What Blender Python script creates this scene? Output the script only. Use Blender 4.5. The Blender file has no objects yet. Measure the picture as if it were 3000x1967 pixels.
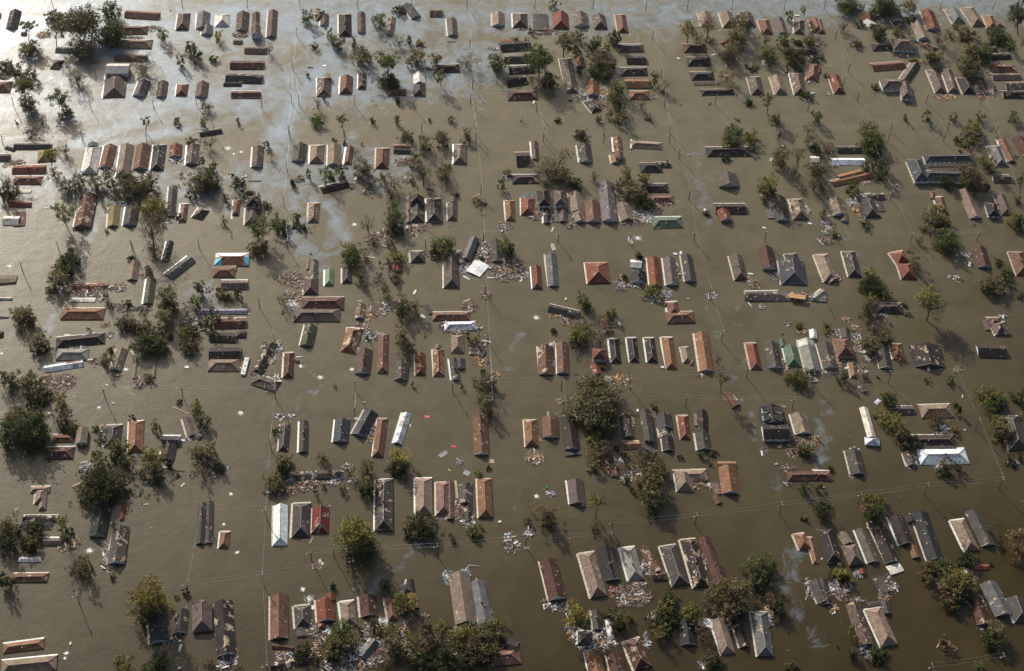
import bpy, math, random
import numpy as np
from mathutils import Matrix, Vector
rnd = random.Random(11)
nr = np.random.default_rng(7)
scene = bpy.context.scene
COL = scene.collection

# ---------------------------------------------------------------- camera (solved from poles and roof lines)
F_PX, PITCH, ROLL, YAW, CAM_H = 4287.94, math.radians(47.4166), math.radians(3.5503), math.radians(-6.6549), 620.0
cp, sp = math.cos(PITCH), math.sin(PITCH)
_R = np.array([[1, 0, 0], [0, -sp, -cp], [0, cp, -sp]])
_c, _s = math.cos(ROLL), math.sin(ROLL)
_R = np.array([[_c, -_s, 0], [_s, _c, 0], [0, 0, 1]]) @ _R
_c, _s = math.cos(YAW), math.sin(YAW)
_R = _R @ np.array([[_c, _s, 0], [-_s, _c, 0], [0, 0, 1]])
cam = bpy.data.cameras.new("camera"); cam_o = bpy.data.objects.new("camera", cam); COL.objects.link(cam_o)
cam.sensor_width = 36; cam.lens = F_PX / 3000 * 36; cam.clip_start = 1; cam.clip_end = 30000
M = Matrix.Identity(4)
for i in range(3):
    M[i][0] = _R[0][i]; M[i][1] = -_R[1][i]; M[i][2] = -_R[2][i]
M[2][3] = CAM_H
cam_o.matrix_world = M
scene.camera = cam_o

# ---------------------------------------------------------------- sky, sun, exposure
SUN_EL, SUN_AZ = math.radians(25), math.radians(114)      # azimuth measured from +X towards +Y
w = bpy.data.worlds.new("World"); scene.world = w; w.use_nodes = True
nt = w.node_tree; nt.nodes.clear()
sky = nt.nodes.new('ShaderNodeTexSky'); sky.sky_type = 'NISHITA'; sky.sun_disc = False
sky.sun_elevation = SUN_EL; sky.sun_rotation = math.pi / 2 - SUN_AZ
sky.air_density = 1.0; sky.dust_density = 5.0
bg = nt.nodes.new('ShaderNodeBackground'); bg.inputs[1].default_value = 0.08
out = nt.nodes.new('ShaderNodeOutputWorld')
nt.links.new(sky.outputs[0], bg.inputs[0]); nt.links.new(bg.outputs[0], out.inputs[0])
sl = bpy.data.lights.new("sun", 'SUN'); sl.energy = 4.9; sl.angle = math.radians(0.6); sl.color = (1.0, 0.955, 0.885)
so = bpy.data.objects.new("sun", sl); COL.objects.link(so)
sd = Vector((math.cos(SUN_EL) * math.cos(SUN_AZ), math.cos(SUN_EL) * math.sin(SUN_AZ), math.sin(SUN_EL)))
so.rotation_euler = sd.to_track_quat('Z', 'Y').to_euler(); so.location = (0, 600, 300)
scene.view_settings.view_transform = 'Standard'; scene.view_settings.look = 'None'
scene.view_settings.exposure = 0.25; scene.view_settings.gamma = 1
scene.cycles.max_bounces = 5; scene.cycles.diffuse_bounces = 2; scene.cycles.glossy_bounces = 3
scene.cycles.transparent_max_bounces = 4; scene.cycles.transmission_bounces = 2

HAZE = 0.000025      # per metre
scene.cycles.volume_bounces = 0
def ground(x, y, z=0.0):
    """photo pixel (3000 wide) -> point on the level z"""
    d = _R.T @ np.array([(x - 1500) / F_PX, (y - 983.5) / F_PX, 1.0])
    t = (z - CAM_H) / d[2]
    return np.array([d[0] * t, d[1] * t, z])
def proj(p):
    v = _R @ (np.asarray(p, float) - np.array([0, 0, CAM_H]))
    return 1500 + F_PX * v[0] / v[2], 983.5 + F_PX * v[1] / v[2]
def pxm(p):
    """photo pixels per metre sideways, and per metre of height, at p"""
    a = proj(p); b = proj(np.asarray(p) + [0, 0, 1.0]); c = proj(np.asarray(p) + [1.0, 0, 0])
    return math.hypot(c[0] - a[0], c[1] - a[1]), math.hypot(b[0] - a[0], b[1] - a[1])

# ---------------------------------------------------------------- materials
def newmat(name):
    m = bpy.data.materials.new(name); m.use_nodes = True
    n = m.node_tree; n.nodes.clear()
    return m, n, n.links
def node(n, t, **k):
    o = n.nodes.new(t)
    for a, v in k.items(): setattr(o, a, v)
    return o
def finish(n, l, b, rough=0.8):
    o = node(n, 'ShaderNodeOutputMaterial'); l.new(b.outputs[0], o.inputs[0])
def plain(name, col, rough=0.8, var=0.25, scale=1.5):
    m, n, l = newmat(name)
    b = node(n, 'ShaderNodeBsdfPrincipled'); b.inputs['Roughness'].default_value = rough
    b.inputs['Specular IOR Level'].default_value = 0.25
    tc = node(n, 'ShaderNodeTexCoord'); nz = node(n, 'ShaderNodeTexNoise'); nz.inputs['Scale'].default_value = scale; nz.inputs['Detail'].default_value = 5
    l.new(tc.outputs['Object'], nz.inputs['Vector'])
    r = node(n, 'ShaderNodeMapRange'); r.inputs[1].default_value = 0.3; r.inputs[2].default_value = 0.7
    r.inputs[3].default_value = 1 - var; r.inputs[4].default_value = 1 + var * 0.6
    l.new(nz.outputs[0], r.inputs[0])
    mx = node(n, 'ShaderNodeMix', data_type='RGBA', blend_type='MULTIPLY'); mx.inputs[0].default_value = 1
    mx.inputs[6].default_value = (*col, 1); l.new(r.outputs[0], mx.inputs[7])
    l.new(mx.outputs[2], b.inputs['Base Color']); finish(n, l, b)
    return m
def roof_mat():
    """asphalt shingles; object colour = roof colour, its alpha = share of torn-off shingles showing the deck"""
    m, n, l = newmat('shingle_roof')
    oi = node(n, 'ShaderNodeObjectInfo'); tc = node(n, 'ShaderNodeTexCoord')
    add = node(n, 'ShaderNodeVectorMath', operation='ADD'); l.new(tc.outputs['Object'], add.inputs[0])
    off = node(n, 'ShaderNodeMath', operation='MULTIPLY'); off.inputs[1].default_value = 300; l.new(oi.outputs['Random'], off.inputs[0])
    cmb = node(n, 'ShaderNodeCombineXYZ'); l.new(off.outputs[0], cmb.inputs[0]); l.new(off.outputs[0], cmb.inputs[1]); l.new(cmb.outputs[0], add.inputs[1])
    # broad staining + streaks down the slope + grain
    n1 = node(n, 'ShaderNodeTexNoise'); n1.inputs['Scale'].default_value = 0.35; n1.inputs['Detail'].default_value = 6; l.new(add.outputs[0], n1.inputs['Vector'])
    mp = node(n, 'ShaderNodeMapping'); mp.inputs['Scale'].default_value = (1.8, 0.25, 0.25); l.new(add.outputs[0], mp.inputs[0])
    n2 = node(n, 'ShaderNodeTexNoise'); n2.inputs['Scale'].default_value = 1.0; n2.inputs['Detail'].default_value = 4; l.new(mp.outputs[0], n2.inputs['Vector'])
    n3 = node(n, 'ShaderNodeTexNoise'); n3.inputs['Scale'].default_value = 3.5; n3.inputs['Detail'].default_value = 3; l.new(add.outputs[0], n3.inputs['Vector'])
    mp2 = node(n, 'ShaderNodeMapping'); mp2.inputs['Scale'].default_value = (0.9, 2.6, 2.6); l.new(add.outputs[0], mp2.inputs[0])
    br = node(n, 'ShaderNodeTexBrick'); br.inputs['Scale'].default_value = 1.0
    br.inputs['Color1'].default_value = (1, 1, 1, 1); br.inputs['Color2'].default_value = (.72, .72, .72, 1); br.inputs['Mortar'].default_value = (.5, .5, .5, 1)
    br.inputs['Mortar Size'].default_value = 0.03; l.new(mp2.outputs[0], br.inputs['Vector'])
    def rng(src, lo, hi, a=.3, b=.7):
        r = node(n, 'ShaderNodeMapRange'); r.inputs[1].default_value = a; r.inputs[2].default_value = b
        r.inputs[3].default_value = lo; r.inputs[4].default_value = hi; l.new(src, r.inputs[0]); return r.outputs[0]
    def mul(a, b):
        q = node(n, 'ShaderNodeMath', operation='MULTIPLY'); l.new(a, q.inputs[0]); l.new(b, q.inputs[1]); return q.outputs[0]
    f = mul(mul(rng(n1.outputs[0], .76, 1.24), rng(n2.outputs[0], .8, 1.2)), rng(n3.outputs[0], .78, 1.22))
    mx = node(n, 'ShaderNodeMix', data_type='RGBA', blend_type='MULTIPLY'); mx.inputs[0].default_value = 1
    l.new(oi.outputs['Color'], mx.inputs[6]); l.new(f, mx.inputs[7])
    mb = node(n, 'ShaderNodeMix', data_type='RGBA', blend_type='MULTIPLY'); mb.inputs[0].default_value = .35
    l.new(mx.outputs[2], mb.inputs[6]); l.new(br.outputs[0], mb.inputs[7])
    # torn patches: blocky noise
    vo = node(n, 'ShaderNodeTexVoronoi', distance='CHEBYCHEV'); vo.inputs['Scale'].default_value = 1.0
    mp3 = node(n, 'ShaderNodeMapping'); mp3.inputs['Scale'].default_value = (2.5, 1.2, 1.2); l.new(add.outputs[0], mp3.inputs[0]); l.new(mp3.outputs[0], vo.inputs['Vector'])
    n4 = node(n, 'ShaderNodeTexNoise'); n4.inputs['Scale'].default_value = 0.28; n4.inputs['Detail'].default_value = 3; l.new(add.outputs[0], n4.inputs['Vector'])
    sep = node(n, 'ShaderNodeSeparateColor'); l.new(vo.outputs['Color'], sep.inputs[0])
    s1 = node(n, 'ShaderNodeMath', operation='MULTIPLY_ADD'); s1.inputs[1].default_value = .30; l.new(sep.outputs[0], s1.inputs[0]); l.new(rng(n4.outputs[0], .12, .80, .32, .68), s1.inputs[2])
    th = node(n, 'ShaderNodeMath', operation='MULTIPLY_ADD'); th.inputs[1].default_value = -0.185; th.inputs[2].default_value = 1.0; l.new(oi.outputs['Alpha'], th.inputs[0])
    gt = node(n, 'ShaderNodeMath', operation='GREATER_THAN'); l.new(s1.outputs[0], gt.inputs[0]); l.new(th.outputs[0], gt.inputs[1])
    deck = node(n, 'ShaderNodeMix', data_type='RGBA'); l.new(sep.outputs[1], deck.inputs[0])
    deck.inputs[6].default_value = (.44, .28, .15, 1); deck.inputs[7].default_value = (.50, .43, .35, 1)
    fth = node(n, 'ShaderNodeMath', operation='MULTIPLY_ADD'); fth.inputs[1].default_value = -0.42; fth.inputs[2].default_value = 1.0; l.new(oi.outputs['Alpha'], fth.inputs[0])
    fgt = node(n, 'ShaderNodeMapRange'); l.new(s1.outputs[0], fgt.inputs[0]); l.new(fth.outputs[0], fgt.inputs[1]); fgt.inputs[3].default_value = 0; fgt.inputs[4].default_value = .62
    fad = node(n, 'ShaderNodeMath', operation='ADD'); fad.inputs[1].default_value = .05; l.new(fth.outputs[0], fad.inputs[0]); l.new(fad.outputs[0], fgt.inputs[2])
    felt = node(n, 'ShaderNodeMix', data_type='RGBA'); l.new(fgt.outputs[0], felt.inputs[0]); l.new(mb.outputs[2], felt.inputs[6]); felt.inputs[7].default_value = (.022, .019, .018, 1)
    fin = node(n, 'ShaderNodeMix', data_type='RGBA'); l.new(gt.outputs[0], fin.inputs[0]); l.new(felt.outputs[2], fin.inputs[6]); l.new(deck.outputs[2], fin.inputs[7])
    b = node(n, 'ShaderNodeBsdfPrincipled'); b.inputs['Roughness'].default_value = .8; b.inputs['Specular IOR Level'].default_value = .18
    l.new(fin.outputs[2], b.inputs['Base Color'])
    bp = node(n, 'ShaderNodeBump'); bp.inputs['Strength'].default_value = .5; bp.inputs['Distance'].default_value = .12
    l.new(n3.outputs[0], bp.inputs['Height']); l.new(bp.outputs[0], b.inputs['Normal'])
    finish(n, l, b); return m
def leaf_mat():
    m, n, l = newmat('foliage')
    oi = node(n, 'ShaderNodeObjectInfo'); ge = node(n, 'ShaderNodeNewGeometry')
    r = node(n, 'ShaderNodeMapRange'); r.inputs[3].default_value = .45; r.inputs[4].default_value = 1.75; l.new(ge.outputs['Random Per Island'], r.inputs[0])
    mx = node(n, 'ShaderNodeMix', data_type='RGBA', blend_type='MULTIPLY'); mx.inputs[0].default_value = 1
    l.new(oi.outputs['Color'], mx.inputs[6]); l.new(r.outputs[0], mx.inputs[7])
    df = node(n, 'ShaderNodeBsdfDiffuse'); l.new(mx.outputs[2], df.inputs[0])
    tr = node(n, 'ShaderNodeBsdfTranslucent'); l.new(mx.outputs[2], tr.inputs[0])
    ms = node(n, 'ShaderNodeMixShader'); ms.inputs[0].default_value = .45
    l.new(df.outputs[0], ms.inputs[1]); l.new(tr.outputs[0], ms.inputs[2])
    finish(n, l, ms); return m
def water_mat():
    m, n, l = newmat('flood_water')
    ge = node(n, 'ShaderNodeNewGeometry'); at = node(n, 'ShaderNodeAttribute', attribute_name='film_glare')
    def noise(scale, det, vec, rough=.55, dist=0.0):
        q = node(n, 'ShaderNodeTexNoise'); q.inputs['Scale'].default_value = scale; q.inputs['Detail'].default_value = det
        q.inputs['Roughness'].default_value = rough; q.inputs['Distortion'].default_value = dist; l.new(vec, q.inputs['Vector']); return q
    P = ge.outputs['Position']
    mp = node(n, 'ShaderNodeMapping'); mp.inputs['Rotation'].default_value = (0, 0, math.radians(20)); mp.inputs['Scale'].default_value = (1, 2.4, 1); l.new(P, mp.inputs[0])
    big = noise(.006, 4, P); mid = noise(.05, 4, P, .6, .8)
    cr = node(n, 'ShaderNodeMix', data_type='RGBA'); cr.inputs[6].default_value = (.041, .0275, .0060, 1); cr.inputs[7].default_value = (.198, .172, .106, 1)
    si = node(n, 'ShaderNodeAttribute', attribute_name='painted_glare'); sm = node(n, 'ShaderNodeMath', operation='MULTIPLY_ADD'); sm.inputs[1].default_value = .5; sm.use_clamp = True  # pale end of the mix paints sky glare into the water colour
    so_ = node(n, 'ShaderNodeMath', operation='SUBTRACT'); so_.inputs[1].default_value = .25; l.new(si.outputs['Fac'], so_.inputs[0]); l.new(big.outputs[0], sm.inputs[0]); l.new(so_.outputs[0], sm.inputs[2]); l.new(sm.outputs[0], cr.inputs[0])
    c2 = node(n, 'ShaderNodeMix', data_type='RGBA', blend_type='MULTIPLY'); c2.inputs[0].default_value = 1; l.new(cr.outputs[2], c2.inputs[6])
    r = node(n, 'ShaderNodeMapRange'); r.inputs[1].default_value = .3; r.inputs[2].default_value = .7; r.inputs[3].default_value = .84; r.inputs[4].default_value = 1.16; l.new(mid.outputs[0], r.inputs[0]); l.new(r.outputs[0], c2.inputs[7])
    # oil, scum and painted sky glare from the mesh, broken up by swirling noise
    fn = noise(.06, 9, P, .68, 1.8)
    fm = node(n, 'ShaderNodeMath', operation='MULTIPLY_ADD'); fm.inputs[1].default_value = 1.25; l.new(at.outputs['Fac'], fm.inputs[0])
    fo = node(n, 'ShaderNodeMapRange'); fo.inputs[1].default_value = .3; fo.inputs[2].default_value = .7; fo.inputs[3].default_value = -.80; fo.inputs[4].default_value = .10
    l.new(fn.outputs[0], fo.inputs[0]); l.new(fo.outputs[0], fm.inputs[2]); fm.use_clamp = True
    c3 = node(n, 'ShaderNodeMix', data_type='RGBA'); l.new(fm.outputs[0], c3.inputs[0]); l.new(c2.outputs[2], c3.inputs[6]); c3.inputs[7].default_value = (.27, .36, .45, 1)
    b = node(n, 'ShaderNodeBsdfPrincipled'); b.inputs['IOR'].default_value = 1.45; b.inputs['Roughness'].default_value = .07
    b2 = node(n, 'ShaderNodeBsdfPrincipled'); b2.inputs['IOR'].default_value = 1.55; b2.inputs['Roughness'].default_value = .33
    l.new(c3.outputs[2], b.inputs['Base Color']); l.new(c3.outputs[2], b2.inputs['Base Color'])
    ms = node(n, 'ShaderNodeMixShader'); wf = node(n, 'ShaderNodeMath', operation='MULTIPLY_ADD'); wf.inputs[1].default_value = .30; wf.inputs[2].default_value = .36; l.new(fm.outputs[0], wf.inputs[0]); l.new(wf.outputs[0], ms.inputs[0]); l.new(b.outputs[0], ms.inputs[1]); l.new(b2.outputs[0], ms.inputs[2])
    # ripples
    rp = noise(.55, 6, mp.outputs[0], .68); wv = noise(.13, 3, P)
    s = node(n, 'ShaderNodeMath', operation='MULTIPLY_ADD'); s.inputs[1].default_value = 1.6; l.new(wv.outputs[0], s.inputs[0]); l.new(rp.outputs[0], s.inputs[2])
    bp = node(n, 'ShaderNodeBump'); bp.inputs['Strength'].default_value = 1.0; bp.inputs['Distance'].default_value = .085
    l.new(s.outputs[0], bp.inputs['Height']); l.new(bp.outputs[0], b.inputs['Normal']); l.new(bp.outputs[0], b2.inputs['Normal'])
    finish(n, l, ms); return m

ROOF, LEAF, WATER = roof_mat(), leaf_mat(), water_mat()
BARK = plain('bark', (.09, .075, .055)); BARK.node_tree.nodes['Principled BSDF'].inputs['Specular IOR Level'].default_value = 0; POLEM = plain('pole_wood', (.07, .055, .04))
TRIM = plain('painted_trim', (.72, .72, .70), .5, .12); RIDGE = plain('ridge_tiles', (.42, .25, .19)); RIDGEG = plain('grey_ridge', (.38, .35, .32))
WALLS = [plain('white_siding', (.72, .73, .74), .6, .15), plain('cream_siding', (.55, .50, .42), .6, .15), plain('blue_grey_siding', (.42, .50, .62), .6, .15),
         plain('brick_wall', (.28, .14, .10), .8, .3), plain('grey_siding', (.40, .40, .40), .6, .2)]
TEAL = plain('teal_siding', (.03, .30, .30)); SUB = plain('scum_edged_eave', (.50, .43, .34), .5, .45, .8); SUBW = plain('pale_eave', (.66, .66, .62), .4, .3, .8)
TARPB = plain('blue_roof_tarp', (.10, .42, .58), .5, .15); TARPW = plain('white_roof_tarp', (.82, .82, .80), .5, .1); GLASS = plain('dark_window', (.02, .025, .03), .2); METAL = plain('galvanised_metal', (.62, .64, .66), .35)
PIL = {'pk': plain('splintered_wood', (.27, .17, .13), .8, .4), 'tn': plain('bare_plywood', (.50, .36, .22), .8, .4), 'or': plain('orange_plywood', (.58, .34, .16), .8, .3),
       'wh': plain('white_board', (.70, .70, .69), .6, .2), 'gy': plain('grey_board', (.34, .34, .35), .8, .3), 'dk': plain('wet_board', (.05, .045, .04), .8, .3),
       'bn': plain('brown_board', (.16, .11, .085), .8, .3), 'rd': plain('red_board', (.36, .08, .05), .8, .3), 'bl': plain('blue_sheet', (.22, .32, .5)),
       'ye': plain('yellow_board', (.6, .5, .16)), 'lb': plain('pale_blue_board', (.42, .56, .62)), 'gn': plain('green_plastic', (.03, .26, .10), .5),
       'pi': plain('pink_fabric', (.80, .12, .18), .6, .3), 're': plain('red_plastic', (.72, .06, .08), .5), 'bu': plain('blue_tarp', (.10, .12, .48), .5), 'lv': plain('lilac_tarp', (.60, .60, .80), .5)}
GLINT = plain('glint', (.85, .85, .83), .4, .2)  # white flecks standing in for sun glitter
TYRE = plain('black_rubber', (.02, .02, .02))

# ---------------------------------------------------------------- mesh helpers
class MB:
    def __init__(s): s.v = []; s.f = []; s.m = []
    def poly(s, pts, faces, mi=0):
        k = len(s.v); s.v += [tuple(p) for p in pts]; s.f += [[k + i for i in f] for f in faces]; s.m += [mi] * len(faces)
    def box(s, x0, x1, y0, y1, z0, z1, mi=0, mat=None):
        p = [(x0, y0, z0), (x1, y0, z0), (x1, y1, z0), (x0, y1, z0), (x0, y0, z1), (x1, y0, z1), (x1, y1, z1), (x0, y1, z1)]
        if mat is not None: p = [tuple(mat @ Vector(q)) for q in p]
        s.poly(p, [(3, 2, 1, 0), (4, 5, 6, 7), (0, 1, 5, 4), (1, 2, 6, 5), (2, 3, 7, 6), (3, 0, 4, 7)], mi)
    def tube(s, pts, rad, n=5, mi=0, cap=True):
        rings = []
        for i, p in enumerate(pts):
            p = Vector(p); a = Vector(pts[max(i - 1, 0)]); b = Vector(pts[min(i + 1, len(pts) - 1)])
            d = (b - a).normalized(); u = d.orthogonal().normalized(); v = d.cross(u)
            rings.append([p + (u * math.cos(2 * math.pi * k / n) + v * math.sin(2 * math.pi * k / n)) * rad[i] for k in range(n)])
        P = [q for r in rings for q in r]; F = []
        for i in range(len(pts) - 1):
            for k in range(n): F.append((i * n + k, i * n + (k + 1) % n, (i + 1) * n + (k + 1) % n, (i + 1) * n + k))
        if cap: F.append(tuple(range(n - 1, -1, -1))); F.append(tuple((len(pts) - 1) * n + k for k in range(n)))
        s.poly(P, F, mi)
    def build(s, name, mats, parent=None, color=None):
        me = bpy.data.meshes.new(name); me.from_pydata(s.v, [], s.f); 
        for q in (mats if isinstance(mats, (list, tuple)) else [mats]): me.materials.append(q)
        if any(s.m): me.polygons.foreach_set('material_index', s.m)
        me.update()
        o = bpy.data.objects.new(name, me); COL.objects.link(o)
        if parent is not None: o.parent = parent
        if color: o.color = color
        return o
def quads(name, V, mat, parent=None, color=None):
    """V: (n,4,3) array of quads -> one mesh"""
    n = len(V); me = bpy.data.meshes.new(name)
    me.vertices.add(n * 4); me.vertices.foreach_set('co', V.astype(np.float32).ravel())
    me.loops.add(n * 4); me.loops.foreach_set('vertex_index', np.arange(n * 4, dtype=np.int32))
    me.polygons.add(n); me.polygons.foreach_set('loop_start', np.arange(0, n * 4, 4, dtype=np.int32))
    me.update(calc_edges=True); me.materials.append(mat)
    o = bpy.data.objects.new(name, me); COL.objects.link(o)
    if parent is not None: o.parent = parent
    if color: o.color = color
    return o
def empty(name, loc, rz=0.0, rx=0.0, ry=0.0):
    o = bpy.data.objects.new(name, None); COL.objects.link(o); o.location = loc; o.rotation_euler = (rx, ry, rz); o.empty_display_size = 1
    return o
THINGS = []     # (object, category, group, look words, photo x, photo y, size)
def reg(o, cat, group, look, px, py, size):
    o['category'] = cat
    if group: o['group'] = group
    THINGS.append([o, cat, look, px, py, size]); return o

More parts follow.
